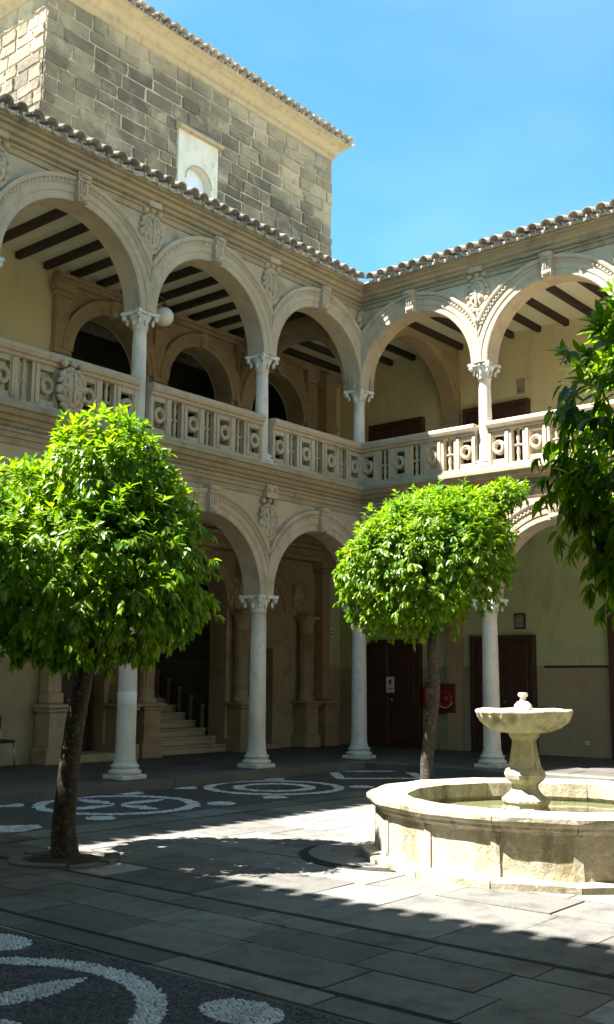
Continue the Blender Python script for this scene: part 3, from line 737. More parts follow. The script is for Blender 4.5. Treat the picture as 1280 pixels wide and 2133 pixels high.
# stone loggia facing on the upper back wall
m = WL.mb(); wall_open(m, -2.98, 5.17, ZC, 9.06, DL - .06, DL + .4, [(c, h - .005, ZC, 7.72, True) for c, h in ARC], faces=('f',)); lg = m.build('loggia_facing', M['stone_brown'], left)
for (c, h) in ARC:
    m = WL.mb(); arch_ring(m, c, 7.72, [(h - .01, DL - .02), (h - .01, DL - .10), (h + .09, DL - .10), (h + .10, DL - .125), (h + .2, DL - .125), (h + .22, DL - .15), (h + .27, DL - .15), (h + .28, DL - .05)], 1.225, 30); a = m.build('loggia_arch', M['stone_brown'], left)
    inst('keystone', KEY, a, WL.P(c, DL + .08, 7.72 + h), 0, (.8, .75, .72))
for s in (5.03, 2.575, .115, -2.30, -2.82):
    m = WL.mb(); wd = .15 if s != -2.82 else .2; d = .13 if s != -2.82 else .34
    m.box(s - wd, s + wd, DL - d, DL - .03, ZC, 8.72, .008); m.box(s - wd - .05, s + wd + .05, DL - d - .05, DL - .03, 8.722, 8.82, .012); m.box(s - wd - .09, s + wd + .09, DL - d - .09, DL - .03, 8.823, 9.0, .02); m.box(s - wd - .04, s + wd + .04, DL - d - .04, DL - .03, 7.6, 7.7, .012)
    m.build('pilaster', M['stone_brown'], left)
m = WL.mb(); m.box(-2.98, 5.2, DL - .16, DL - .02, 9.002, 9.09, .01); m.box(-2.98, 5.2, DL - .2, DL - .02, 9.092, 9.17, .012); m.build('loggia_cornice', M['stone_brown'], left)
# lower portals
m = WL.mb(); wall_open(m, -2.95, 5.1, ZF, 4.62, DL - .05, DL + .4, [(4.17, .535, .14, 2.44, False), (1.40, 1.015, ZF, 3.15, True), (-.66, .455, .14, 2.30, False)], faces=('f',)); m.build('portal_facing', M['stone_brown'], left)
for (c, h, zs) in ((1.40, 1.0, 3.15), (-.66, .80, 3.1), (4.17, .78, 3.05)):
    m = WL.mb(); arch_ring(m, c, zs, [(h, DL - .02), (h, DL - .10), (h + .08, DL - .10), (h + .09, DL - .13), (h + .17, DL - .13), (h + .19, DL - .17), (h + .26, DL - .17), (h + .27, DL - .04)], 1.2, 30)
    n = 34
    for k in range(n):
        a = math.pi * (k + .5) / n; m.blob((c - (h + .215) * math.cos(a), DL - .175, zs + (h + .215) * math.sin(a)), (.03, .03, .03), 5, 4)
    m.build('portal_arch', M['stone_brown'], left)
def pedestal_column(s, engaged=True, wide=.2, root=left, cap=2.98):
    m = WL.mb(); d = DL - .46
    m.box(s - wide - .06, s + wide + .06, d - .04, DL - .03, ZF, .40, .012); m.box(s - wide, s + wide, d, DL - .03, .402, 1.02, .008)
    m.box(s - wide + .05, s + wide - .05, d - .012, d + .02, .48, .94, .006)
    m.box(s - wide - .05, s + wide + .05, d - .05, DL - .03, 1.022, 1.08, .01); m.box(s - wide - .09, s + wide + .09, d - .09, DL - .03, 1.083, 1.15, .015)
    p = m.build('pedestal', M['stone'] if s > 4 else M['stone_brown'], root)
    m = WL.mb()
    if engaged:
        cy = DL - .25; m2 = MB(); x, y, _ = WL.P(s, cy, 0)
        m2.lathe([(.20, 1.152), (.21, 1.2), (.17, 1.25), (.155, 1.3), (.155, 1.8), (.145, cap - .28), (.165, cap - .26), (.15, cap - .22), (.19, cap - .1), (.22, cap - .03), (.23, cap)], 18, x, y)
        m2.box(x - .23, x + .23, y - .23, y + .2, cap + .002, cap + .07, .012)
        for k in range(14):
            a = 2 * math.pi * k / 14; m2.tube([(x + .152 * math.cos(a), y + .152 * math.sin(a), 1.42), (x + .145 * math.cos(a), y + .145 * math.sin(a), cap - .34)], [.016, .016], 5)
        m2.build('engaged_column', M['stone_brown'], p)
    else:
        m.box(s - wide + .03, s + wide - .03, d + .1, DL - .03, 1.152, 1.36, .03); m.box(s - wide + .06, s + wide - .06, d + .16, DL - .03, 1.362, 4.1, .01)
        m.box(s - wide + .10, s + wide - .10, d + .145, d + .18, 1.5, 3.9, .006)
        m.box(s - wide - .02, s + wide + .02, d + .06, DL - .03, 4.102, 4.2, .015); m.box(s - wide - .06, s + wide + .06, d + .02, DL - .03, 4.203, 4.35, .02)
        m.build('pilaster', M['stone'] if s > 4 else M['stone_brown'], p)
for s, e in ((4.95, False), (3.38, False), (2.78, True), (.12, True), (-2.02, True), (-2.70, False)): pedestal_column(s, e)
m = WL.mb(); m.box(-2.95, 5.2, DL - .36, DL - .03, 4.352, 4.45, .01); m.box(-2.95, 5.2, DL - .30, DL - .03, 4.452, 4.62, .01); m.box(-2.95, 5.2, DL - .40, DL - .03, 4.622, 4.72, .015); m.build('portal_cornice', M['stone_brown'], left)
for (s, z, k) in ((.12, 3.45, .9), (-1.9, 3.5, .8), (-.66, 2.72, .8), (2.85, 3.55, .8)): inst('coat_of_arms', ARMS[0], left, WL.P(s, DL + .06, z), 0, (k, .8, k))
# doors in the portals
def door_leafs(name, root, w, s0, s1, z0, z1, t, cols=2, rows=4, leaf=2, lab=None):
    m = w.mb(); m.box(s0, s1, t, t + .06, z0, z1); d = m.build(name, M['wood'], root)
    L = (s1 - s0) / leaf
    for i in range(leaf):
        for r in range(rows):
            p = w.mb(); za = z0 + .08 + (z1 - z0 - .08) * r / rows; zb = z0 + (z1 - z0 - .08) * (r + 1) / rows
            p.box(s0 + L * i + .07, s0 + L * (i + 1) - .07, t - .022, t + .01, za, zb, .016); p.build('door_panel', M['wood'], d)
    f = w.mb(); f.box(s0 - .09, s0 - .001, t - .05, t + .1, z0 - .005, z1 + .09, .006); f.box(s1 + .001, s1 + .09, t - .05, t + .1, z0 - .005, z1 + .09, .006); f.box(s0 - .0005, s1 + .0005, t - .048, t + .1, z1 + .001, z1 + .089, .006); f.build('door_frame', M['wood'], d)
    k = w.mb(); q = (s0 + s1) / 2 + .07; x, y, z = q, t - .06, z0 + 1.05; k.blob((x, y, z), (.03, .03, .03), 8, 6); k.box(x - .012, x + .012, y, t, z - .012, z + .012); k.build('door_handle', M['steel'], d)
    return d
door_leafs('door', left, WL, 3.72, 4.62, .16, 2.40, DL + .3)
door_leafs('door', left, WL, -1.04, -.28, .16, 2.28, DL + .3, leaf=1)
m = WL.mb(); m.box(3.5, 4.85, DL - .5, DL + .28, ZF, ZF + .14, .012); m.build('threshold', M['stone'], left); m = WL.mb(); m.box(-1.2, -.1, DL - .2, DL + .28, ZF, ZF + .1, .012); m.build('threshold', M['stone'], left)
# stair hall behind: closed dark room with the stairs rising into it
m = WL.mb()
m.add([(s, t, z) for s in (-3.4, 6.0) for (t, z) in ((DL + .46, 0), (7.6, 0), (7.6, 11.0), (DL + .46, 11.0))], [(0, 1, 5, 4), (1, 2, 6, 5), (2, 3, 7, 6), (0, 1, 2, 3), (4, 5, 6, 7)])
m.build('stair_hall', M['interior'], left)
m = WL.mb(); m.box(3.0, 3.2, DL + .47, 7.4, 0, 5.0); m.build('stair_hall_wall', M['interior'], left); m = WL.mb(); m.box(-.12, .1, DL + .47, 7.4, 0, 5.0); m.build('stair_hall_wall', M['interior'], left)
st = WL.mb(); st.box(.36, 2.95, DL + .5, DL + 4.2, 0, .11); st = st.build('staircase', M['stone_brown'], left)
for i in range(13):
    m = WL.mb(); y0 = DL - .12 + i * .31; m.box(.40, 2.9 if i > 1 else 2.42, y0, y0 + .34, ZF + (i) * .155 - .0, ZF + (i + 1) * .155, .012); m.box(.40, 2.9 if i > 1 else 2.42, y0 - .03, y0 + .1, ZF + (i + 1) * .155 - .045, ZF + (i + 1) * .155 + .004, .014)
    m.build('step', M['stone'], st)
for i in range(9):
    m = MB(); x, y, _ = WL.P(.48, DL + .55 + i * .36, 0); z = ZF + .35 + i * .18
    m.lathe([(.06, z), (.06, z + .06), (.03, z + .1), (.055, z + .28), (.03, z + .5), (.06, z + .56), (.06, z + .62)], 8, x, y); m.build('stair_baluster', M['interior'], st)

# back wall of the right wing
m = WR.mb(); m.box(-DL, 15.3, DR, DR + .4, ZC, 9.31); m.build('upper_back_wall', M['cream'], right)
m = WR.mb(); m.box(-DL, 15.3, DR, DR + .4, 1.93, 5.06); m.build('lower_back_wall', M['green'], right)
m = WR.mb(); m.box(-DL, 15.3, DR - .006, DR + .4, 0, 1.928); m.build('dado', M['dado'], right)
m = WR.mb(); m.box(2.13, 3.9, DR - .03, DR + .01, 1.90, 1.945, .005); m.build('dado_rail', M['beam'], right)
m = WR.mb(); m.box(-DL + .01, -2.6, DR - .10, DR + .01, ZF, .62, .01); m.build('wall_plinth', M['dado'], right); m = WR.mb(); m.box(-.86, -.50, DR - .09, DR, ZF, .62, .01); m.build('wall_plinth', M['dado'], right)
d1 = door_leafs('door', right, WR, -2.48, -1.0, .13, 2.46, DR - .09, leaf=2, rows=3)
m = WR.mb(); m.box(-1.84, -1.62, DR - .125, DR - .115, 1.34, 1.70); n_ = m.build('notice', M['white'], d1)
m = WR.mb(); m.box(-1.77, -1.735, DR - .129, DR - .126, 1.52, 1.64); m.box(-1.725, -1.69, DR - .129, DR - .126, 1.52, 1.64); m.box(-1.8, -1.66, DR - .129, DR - .126, 1.42, 1.44); m.build('notice_print', M['black'], n_)
door_leafs('door', right, WR, .50, 1.86, .13, 2.50, DR - .09, leaf=2, rows=3)
m = WR.mb(); m.box(3.62, 3.80, DR - .20, DR + .01, .125, 3.05, .012); m.box(3.80, 5.3, DR - .18, DR + .01, 2.88, 3.05, .01); m.box(5.3, 5.48, DR - .20, DR + .01, .125, 3.05, .012); dd = m.build('door', M['wood'], right)
m = WR.mb(); m.box(3.81, 5.29, DR - .07, DR + .003, .125, 2.87); m.build('door_pane', M['greybox'], dd)
door_leafs('door', right, WR, -2.24, -.86, ZC + .01, 7.65, DR - .09, leaf=2, rows=3)
door_leafs('door', right, WR, .42, 1.88, ZC + .01, 7.63, DR - .09, leaf=2, rows=3)

# ------------------------------------------------------------------ wings behind the camera
near = thing('palace_wing', 'arcaded wing at the near side whose eaves shade the foreground', 'building', (NX - 2, -7, ZF))
def plain_wing(w, root, length, shift, bays, depth):
    facade(w, root, length, bays, detail=False, shift=shift, singles=0)
    m = w.mb(); m.box(-3, length + 3, depth, depth + .4, 0, 9.4); m.build('back_wall', M['cream'], root)
    m = w.mb(); m.box(.0, length, .19, depth, 5.06, 5.375); m.box(0, length, .19, depth, 9.3, 9.4); m.build('gallery_floor_slab', M['ceil'], root)
plain_wing(WN, near, 15.3, .35, 5, 3.4)
south = thing('palace_wing', 'sunlit arcaded wing closing the court on the side facing the tower', 'building', (-7, SY - 2, ZF))
plain_wing(WS, south, 15.0, .1, 5, 3.4)
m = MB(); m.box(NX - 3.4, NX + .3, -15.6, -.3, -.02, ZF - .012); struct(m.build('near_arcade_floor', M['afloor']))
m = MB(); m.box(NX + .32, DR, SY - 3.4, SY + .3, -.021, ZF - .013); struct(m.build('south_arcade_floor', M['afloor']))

# ------------------------------------------------------------------ tower
TX0, TX1, TY, TT = -4.76, 4.86, 4.6, 16.0
tower = thing('stone_tower', 'tall weathered ashlar tower rising behind the left wing roof, with a whitewashed niche', 'tower', (0, TY + 4, 9))
NICH = (-.98, .34, 12.0, 14.45)
m = MB(); a, b_, y0, y1, z0, z1 = TX0 + .03, TX1 - .03, TY + .03, TY + 8, 9.0, TT + .6
m.add([(a, y0, z0), (a, y1, z0), (a, y1, z1), (a, y0, z1), (b_, y0, z0), (b_, y1, z0), (b_, y1, z1), (b_, y0, z1)], [(0, 1, 2, 3), (4, 5, 6, 7), (1, 5, 6, 2), (3, 2, 6, 7)])
m.T = lambda s, t, z: (s, t, z); wall_open(m, a, b_, z0, z1, y0, y0 + .4, [((NICH[0] + NICH[1]) / 2, (NICH[1] - NICH[0]) / 2 - .04, 11.9, NICH[3] - .06, False)], faces=('f',)); m.T = None
wall = m.build('tower_wall', M['mortar'], tower)
def stone_mesh(i):
    q = random.Random(40 + i); m = MB(); n = 4; vs = []; fs = []
    us = [-.5, -.46, -.15, .18, .46, .5]; ws = [-.5, -.43, .05, .43, .5]
    for a, z in enumerate(ws):
        for b_, x in enumerate(us):
            e = (b_ in (0, len(us) - 1)) or (a in (0, len(ws) - 1))
            vs.append((x + (0 if e else q.uniform(-.05, .05)) + (q.uniform(-.02, .02) if e else 0), (0.0 if e else -1 + q.uniform(-.35, .3)), z + (q.uniform(-.03, .03))))
    k = len(us)
    for a in range(len(ws) - 1):
        for b_ in range(k - 1): fs.append((a * k + b_, a * k + b_ + 1, (a + 1) * k + b_ + 1, (a + 1) * k + b_))
    m.add(vs, fs, False); return m.mesh('stone', M['tower_stone'])
STONE = [stone_mesh(i) for i in range(6)]
nich = (-.98, .34, 12.0, 14.45)
def stone_face(frame, u0, u1, z0, z1, rz, hole=None):
    z = z0; row = 0
    while z < z1 - .05:
        h = min(rnd.uniform(.25, .36), z1 - z)
        if z1 - z - h < .2: h = z1 - z
        u = u0 - (rnd.uniform(.1, .5))
        while u < u1:
            ln = rnd.uniform(.38, .95); a, b_ = max(u, u0), min(u + ln, u1); u += ln
            if u1 - b_ < .2: b_ = u1; u = u1
            segs = [(a, b_)]
            if hole and z + h > hole[2] and z < hole[3]:
                segs = [q for q in ((a, min(b_, hole[0])), (max(a, hole[1]), b_)) if q[1] - q[0] > .06]
            for (p, q) in segs:
                if q - p < .06: continue
                gp = rnd.choice((.012, .02, .03, .05))
                inst('stone', rnd.choice(STONE), wall, frame((p + q) / 2, z + h / 2), rz, (q - p - gp, rnd.uniform(.012, .05), h - gp), )
        z += h; row += 1
stone_face(lambda u, z: (u, TY + .032, z), TX0, TX1, 12.2, TT, 0, nich)
stone_face(lambda u, z: (TX0 + .032, TY + u, z), .03, 3.0, 12.2, TT, -math.pi / 2 + math.pi * 0)
for o in [c for c in wall.children if abs(c.matrix_basis.translation.x - (TX0 + .032)) < 1e-4]:
    w = Matrix.Translation(o.matrix_basis.translation) @ Matrix.Rotation(-math.pi / 2, 4, 'Z') @ Matrix.Diagonal((*o.matrix_basis.to_scale(), 1)); o.matrix_basis = w
# cornice of the tower: swept round three sides
def tower_ring(prof, name, material, parent):
    m = MB(); k = len(prof); loops = []
    for (o, z) in prof: loops.append([(TX0 - o, TY + 8, z), (TX0 - o, TY - o, z), (TX1 + o, TY - o, z), (TX1 + o, TY + 8, z)])
    vs = [p for l in loops for p in l]
    fs = [(j * 4 + i, j * 4 + i + 1, (j + 1) * 4 + i + 1, (j + 1) * 4 + i) for j in range(k - 1) for i in range(3)]
    m.add(vs, fs); return m.build(name, material, parent)
tower_ring([(-.02, TT - .02), (.03, TT), (.03, TT + .12), (.10, TT + .14), (.10, TT + .21), (.20, TT + .30), (.27, TT + .33), (.27, TT + .40), (.36, TT + .43), (.36, TT + .50), (-.1, TT + .51)], 'tower_cornice', M['tower_trim'], tower)
tr = R(19); m = MB(); e = .40; zb = TT + .53; dm = 4.4
m.add([(TX0 - e, TY - e, zb), (TX1 + e, TY - e, zb), (TX1 + e, TY + 8, zb), (TX0 - e, TY + 8, zb), (TX0 + dm, TY + dm, zb + (dm + e) * math.tan(tr)), (TX1 - dm, TY + dm, zb + (dm + e) * math.tan(tr))],
      [(0, 1, 5, 4), (1, 2, 5), (2, 3, 4, 5), (3, 0, 4)])
troof = m.build('tower_roof', M['tile'], tower)
tile_rows(lambda s, t, z: (s, TY + t, z), TX1 - TX0 + .9, TX0 - .45, troof, zb + .02, -e - .06, 60, 2)
# side eave of the tower
tile_rows(lambda s, t, z: (TX0 + t, TY + s, z), 7.5, -.2, troof, zb + .02, -e - .06, 0, 1)
# niche with arched window
nx = (nich[0] + nich[1]) / 2; nh = (nich[1] - nich[0]) / 2
m = MB(); m.T = lambda s, t, z: (s, t, z)
wall_open(m, nich[0] + .01, nich[1] - .01, 11.9, nich[3] - .02, TY - .035, TY + .2, [(nx + .02, .42, 11.9, 13.28, True)], faces=('f',), rev=TY + .30)
m.add([(nich[0] + .01, TY - .035, 11.9), (nich[0] + .01, TY + .05, 11.9), (nich[0] + .01, TY + .05, nich[3]), (nich[0] + .01, TY - .035, nich[3])], [(0, 1, 2, 3)])
m.add([(nich[1] - .01, TY - .035, 11.9), (nich[1] - .01, TY + .05, 11.9), (nich[1] - .01, TY + .05, nich[3]), (nich[1] - .01, TY - .035, nich[3])], [(0, 1, 2, 3)])
nm_ = m.build('niche_panel', M['lime'], tower)
m = MB(); m.box(nx - .4, nx + .45, TY + .20, TY + .22, 11.9, 13.8); m.build('window_pane', M['pane'], nm_)
m = MB(); arch_ring(m, nx + .02, 13.28, [(.41, TY - .03), (.41, TY - .045), (.45, TY - .045), (.45, TY - .03)], 1, 24); m.build('window_surround', M['tower_trim'], nm_)
hd = MB(); n = 9
for i in range(n):
    a = nich[0] - .04 + (nich[1] - nich[0] + .14) * i / n; b_ = nich[0] - .04 + (nich[1] - nich[0] + .14) * (i + 1) / n - .008
    q = MB(); q.add([(a, TY - .15, nich[3] - .02), (b_, TY - .15, nich[3] - .02), (b_, TY + .02, nich[3] - .02), (a, TY + .02, nich[3] - .02), (a, TY - .15, nich[3] + .05), (b_, TY - .15, nich[3] + .05), (b_, TY + .02, nich[3] + .22), (a, TY + .02, nich[3] + .22)],
                    [(0, 1, 2, 3), (4, 5, 6, 7), (0, 1, 5, 4), (1, 2, 6, 5), (2, 3, 7, 6), (3, 0, 4, 7)]); q.build('hood_tile', M['tower_trim'], nm_)

# ------------------------------------------------------------------ fountain
fo = thing('fountain', 'round stone court fountain with many-sided basin and a fluted bowl on a pedestal', 'fountain', (FC[0], FC[1], 0))
NS = 16; AP = 1.66
def poly(r, k, z):      # vertex k of the 16-gon of apothem r
    a = math.pi * (2 * k + 1) / NS; q = r / math.cos(math.pi / NS); return (FC[0] + q * math.cos(a), FC[1] + q * math.sin(a), z)
def seg(name, prof, k, material, parent, gap=0.004, j=0.0, sub=1):
    m = MB(); n = len(prof); vs = []
    for e in range(sub + 1):
        for (r, z) in prof:
            a = Vector(poly(r, k, z)); b_ = Vector(poly(r, k + 1, z)); d = (b_ - a).normalized() * gap
            f = e / sub; p = (a + d).lerp(b_ - d, f)
            if j: p += Vector((rnd.uniform(-j, j), rnd.uniform(-j, j), rnd.uniform(-j, j)))
            vs.append(tuple(p))
    fs = [(e * n + i, e * n + (i + 1) % n, (e + 1) * n + (i + 1) % n, (e + 1) * n + i) for e in range(sub) for i in range(n)] + [tuple(range(n)), tuple(range(sub * n, sub * n + n))]
    m.add(vs, fs); return m.build(name, material, parent)
for k in range(NS):
    seg('plinth_stone', [(AP - .3, -.02), (AP + .10, -.02), (AP + .105, .05), (AP + .09, .062), (AP - .02, .066), (AP - .3, .066)], k, M['fountain'], fo, j=.004, sub=3)
    p = seg('basin_panel', [(AP - .30, .05), (AP - .03, .05), (AP - .04, .12), (AP - .045, .25), (AP - .04, .42), (AP - .30, .42)], k, M['fountain'], fo, .002, .004, 4)
    seg('rim_stone', [(AP - .33, .405), (AP - .045, .405), (AP - .03, .43), (AP - .0, .445), (AP + .005, .47), (AP + .03, .485), (AP + .045, .51), (AP + .045, .545), (AP + .02, .562), (AP - .27, .565), (AP - .33, .54)], k, M['fountain'], fo, .003, .003, 4)
    # pilaster strip with a scroll foot at each corner
    a = math.pi * (2 * k + 1) / NS; ca, sa = math.cos(a), math.sin(a); q = (AP - .05) / math.cos(math.pi / NS)
    m = MB(); m.T = lambda x, y, z, ca=ca, sa=sa: (FC[0] + x * ca - y * sa, FC[1] + x * sa + y * ca, z)
    m.add([(q + d, y, z) for (d, w_, z) in ((-.05, .04, .055), (.022, .04, .055), (.02, .04, .11), (.016, .038, .15), (.014, .036, .22), (.012, .036, .41), (-.05, .036, .41)) for y in (-w_, w_)],
          [(2 * i, 2 * i + 1, 2 * ((i + 1) % 7) + 1, 2 * ((i + 1) % 7)) for i in range(7)] + [tuple(range(0, 14, 2)), tuple(range(1, 14, 2))])
    m.build('corner_strip', M['fountain'], fo)
m = MB(); m.add([(FC[0], FC[1], .02)] + [poly(AP - .31, k, .02) for k in range(NS)], [(0, 1 + k, 1 + (k + 1) % NS) for k in range(NS)]); m.build('basin_floor', M['fountain'], fo)
m = MB(); m.add([(FC[0], FC[1], .36)] + [poly(AP - .296, k, .36) for k in range(NS)], [(0, 1 + k, 1 + (k + 1) % NS) for k in range(NS)]); wt = m.build('water', M['water'], fo)
PX, PY = -7.22, -7.44
m = MB()
m.lathe([(.22, .02), (.22, .46), (.235, .48), (.235, .50), (.16, .56), (.13, .60), (.13, .66)], 8, PX, PY, R(12), False)
for k in range(8):
    a = R(12 + 22.5) + k * math.pi / 4; m.T = lambda x, y, z, a=a: (PX + x * math.cos(a) - y * math.sin(a), PY + x * math.sin(a) + y * math.cos(a), z)
    m.box(.18, .222, -.06, .06, .10, .43, .01); m.T = None
m.build('pedestal_block', M['fountain'], fo)
m = MB(); m.lathe([(.13, .64), (.19, .69), (.205, .73), (.19, .77), (.165, .80), (.15, .85), (.125, 1.0), (.12, 1.05), (.15, 1.09), (.16, 1.12), (.14, 1.135)], 8, PX, PY, R(12), False)
m.build('baluster_stem', M['fountain'], fo)
# fluted bowl
m = MB(); n = 176; prof = [(.12, 1.115, 0), (.22, 1.125, .6), (.33, 1.165, 1), (.41, 1.225, 1), (.445, 1.285, .6), (.455, 1.30, 0), (.465, 1.315, 0), (.462, 1.335, 0), (.44, 1.345, 0), (.40, 1.335, 0), (.34, 1.29, 0), (.2, 1.24, 0), (.05, 1.23, 0)]
vs = []
for (r, z, fl_) in prof:
    for i in range(n):
        a = 2 * math.pi * i / n; rr = r + fl_ * .045 * abs(math.sin(11 * a + r * 3)) - fl_ * .03 + .004 * math.sin(5 * a + 1)
        vs.append((PX + rr * math.cos(a), PY + rr * math.sin(a), z + .004 * math.sin(7 * a + r * 8) * (z > 1.3)))
m.add(vs, [(j * n + i, j * n + (i + 1) % n, (j + 1) * n + (i + 1) % n, (j + 1) * n + i) for j in range(len(prof) - 1) for i in range(n)] + [tuple(range(n))[::-1], tuple(range((len(prof) - 1) * n, len(prof) * n))], True)
m.build('fluted_bowl', M['fountain'], fo)
m = MB(); m.lathe([(.09, 1.235), (.095, 1.30), (.085, 1.38), (.055, 1.415), (.03, 1.42), (.028, 1.455), (.045, 1.465), (.05, 1.48), (.04, 1.50)], 14, PX, PY); m.build('spout_finial', M['capital'], fo)

# ------------------------------------------------------------------ trees
def leaf_template(q):
    L_ = 1.0; w = .19; st_ = [(.0, 0, 0), (.3, w * .85, .0), (.62, w * .8, 0), (1.0, 0, 0)]
    bend = q.uniform(.05, .28); fold = q.uniform(.04, .12)
    def z(u): return -bend * u * u
    vs = [(0, 0, 0), (.3, 0, z(.3)), (.65, 0, z(.65)), (1, 0, z(1)), (.3, w, z(.3) + fold), (.65, w * .82, z(.65) + fold * .8), (.3, -w, z(.3) + fold), (.65, -w * .82, z(.65) + fold * .8)]
    fs = [(0, 1, 4), (1, 2, 5, 4), (2, 3, 5), (0, 6, 1), (1, 6, 7, 2), (2, 7, 3)]
    return np.array(vs), fs
def crown(name, base, ells, n_cl, leaf_len, seed, single, parent_label):
    q = random.Random(seed); tm = [leaf_template(q) for _ in range(5)]
    lm = []
    for vs, fs in tm:
        me = bpy.data.meshes.new('leaf'); me.from_pydata([tuple(v) for v in vs], [], fs); me.polygons.foreach_set('use_smooth', [True] * len(fs)); me.materials.append(M['leaf']); lm.append(me)
    C_ = [(Vector(c), Vector(r)) for c, r in ells]
    vol = [r.x * r.y + r.x * r.z for c, r in C_]; tot = sum(vol)
    leaves = []
    def depth(p):      # <1 inside
        return min(((p.x - c.x) / r.x) ** 2 + ((p.y - c.y) / r.y) ** 2 + ((p.z - c.z) / r.z) ** 2 for c, r in C_)
    tries = 0; cl = 0
    lump = [(Vector((q.gauss(0, 1), q.gauss(0, 1), q.gauss(0, 1))).normalized(), q.uniform(2, 5), q.uniform(0, 6)) for _ in range(6)]
    while cl < n_cl and tries < n_cl * 12:
        tries += 1
        k = q.choices(range(len(C_)), vol)[0]; c, r = C_[k]
        d = Vector((q.gauss(0, 1), q.gauss(0, 1), q.gauss(0, 1))).normalized()
        inner = q.random() < .30
        f = q.uniform(.45, .85) if inner else q.uniform(.88, 1.06) + .06 * sum(math.sin(a.dot(d) * fr + ph) for a, fr, ph in lump) + (q.uniform(0, .2) if q.random() < .2 else 0)
        p = c + Vector((d.x * r.x, d.y * r.y, d.z * r.z)) * f
        if not inner and depth(p) < .80: continue
        cl += 1
        nrm = Vector((d.x / r.x, d.y / r.y, d.z / r.z)).normalized()
        shoot = (nrm * .75 + Vector((0, 0, .45 if nrm.z > .1 else -.25)) + Vector((q.gauss(0, .3), q.gauss(0, .3), q.gauss(0, .25)))).normalized()
        nl = q.randint(7, 11); tl = leaf_len * q.uniform(.5, 1.4); ph = q.uniform(0, 6.28)
        u = shoot.orthogonal().normalized(); w = shoot.cross(u)
        for i in range(nl):
            a = ph + i * 2.4; rad = u * math.cos(a) + w * math.sin(a); t = (i + .5) / nl
            droop = 1.05 if nrm.z < .35 else .32
            dirv = (shoot * (.25 + .75 * t) + rad * (.95 - .45 * t) + Vector((0, 0, -1)) * droop * q.uniform(.5, 1.4)).normalized()
            pos = p - shoot * tl * (1 - t) * .8
            # leaf frame: x along the blade, z = upper side
            zup = (Vector((0, 0, 1)) * .8 + shoot * .5 + nrm * .4 + Vector((q.gauss(0, .35), q.gauss(0, .35), q.gauss(0, .2))))
            y = zup.cross(dirv)
            if y.length < .05: y = dirv.orthogonal()
            y.normalize(); z = dirv.cross(y)
            leaves.append((pos, Matrix((dirv, y, z)).transposed(), leaf_len * q.choice((.55, .75, .9, 1.0, 1.1, 1.3)) * q.uniform(.9, 1.1), q.randrange(5)))
    # the leaves that face the camera from the outer shell become single objects
    order = sorted(range(len(leaves)), key=lambda i: (leaves[i][0] - CAM).length + q.uniform(0, .35) + (3 if depth(leaves[i][0]) < .85 else 0))
    chosen = set(order[:single])
    V = []; Fc = []; off = 0
    for i, (pos, rot, k, t) in enumerate(leaves):
        if i in chosen: continue
        vs, fs = tm[t]; a = vs * k @ np.array(rot).T + np.array(pos); V.append(a); Fc += [tuple(j + off for j in f) for f in fs]; off += len(vs)
    me = bpy.data.meshes.new('foliage'); me.from_pydata(np.concatenate(V).tolist(), [], Fc); me.polygons.foreach_set('use_smooth', [True] * len(Fc)); me.materials.append(M['leaf'])
    return me, [(leaves[i], lm[leaves[i][3]]) for i in chosen]
def tree(key, label, ells, n_cl, leaf_len, seed, trunk, rad, single=300):
    x, y = TREES[key]
    t = thing('orange_tree', label, 'tree', (x, y, 0), 'clipped trees round the fountain')
    q = random.Random(seed); m = MB()
    m.tube([(x + a, y + b_, z) for a, b_, z in trunk], rad, 12, wob=lambda i, k: .07 * math.sin(k * 2.3 + i * 1.1) + .04 * math.sin(k * 5 + i * 2))
    trk = m.build('trunk', M['bark'], t)
    top = Vector((x + trunk[-1][0], y + trunk[-1][1], trunk[-1][2]))
    for i in range(9):
        c, r = ells[i % len(ells)]; a = 2 * math.pi * i / 9; end = Vector((x + c[0] + r[0] * .75 * math.cos(a), y + c[1] + r[1] * .75 * math.sin(a), c[2] + r[2] * q.uniform(-.2, .6)))
        mid = top.lerp(end, .5) + Vector((0, 0, .12)); mm = MB(); mm.tube([top - Vector((0, 0, .1)), top.lerp(mid, .6), mid, end], [.05, .04, .028, .010], 6); mm.build('limb', M['bark'], t)
    E_ = [((x + c[0], y + c[1], c[2]), r) for c, r in ells]
    me, singles = crown('crown', (x, y), E_, n_cl, leaf_len, seed, single, label)
    cr = stuff(inst('crown', me, t))
    for (pos, rot, k, _), lmesh in singles: inst('leaf', lmesh, t, pos, 0, (k, k, k), rot=rot)
    # kerbed pit
    return t
rx, ry = rt.x, rt.y      # picture-right direction on the ground
def off(a, d=0.0): return (rx * a + fh.x * d, ry * a + fh.y * d)
def E(a, d, z, ra, rz_): o = off(a, d); return ((o[0], o[1], z), (ra, ra, rz_))
def TK(lst): return [(*off(a, d), z) for a, d, z in lst]
tree('L', 'round-clipped orange tree with sunlit top and thick dark trunk, before the left arcade',
     [E(.02, 0, 2.68, .97, .82), E(.06, 0, 2.32, .98, .50), E(.22, -.1, 3.45, .56, .60), E(-.58, .05, 3.10, .60, .50), E(.50, .1, 2.68, .52, .76), E(.36, .2, 3.1, .66, .58)], 4300, .088, 3,
     TK([(0, 0, -.03), (0, 0, .06), (-.02, 0, .3), (.0, 0, .7), (.04, 0, 1.15), (.10, .02, 1.6), (.16, .04, 2.1), (.18, .04, 2.5)]), [.165, .13, .102, .092, .088, .084, .075, .06])
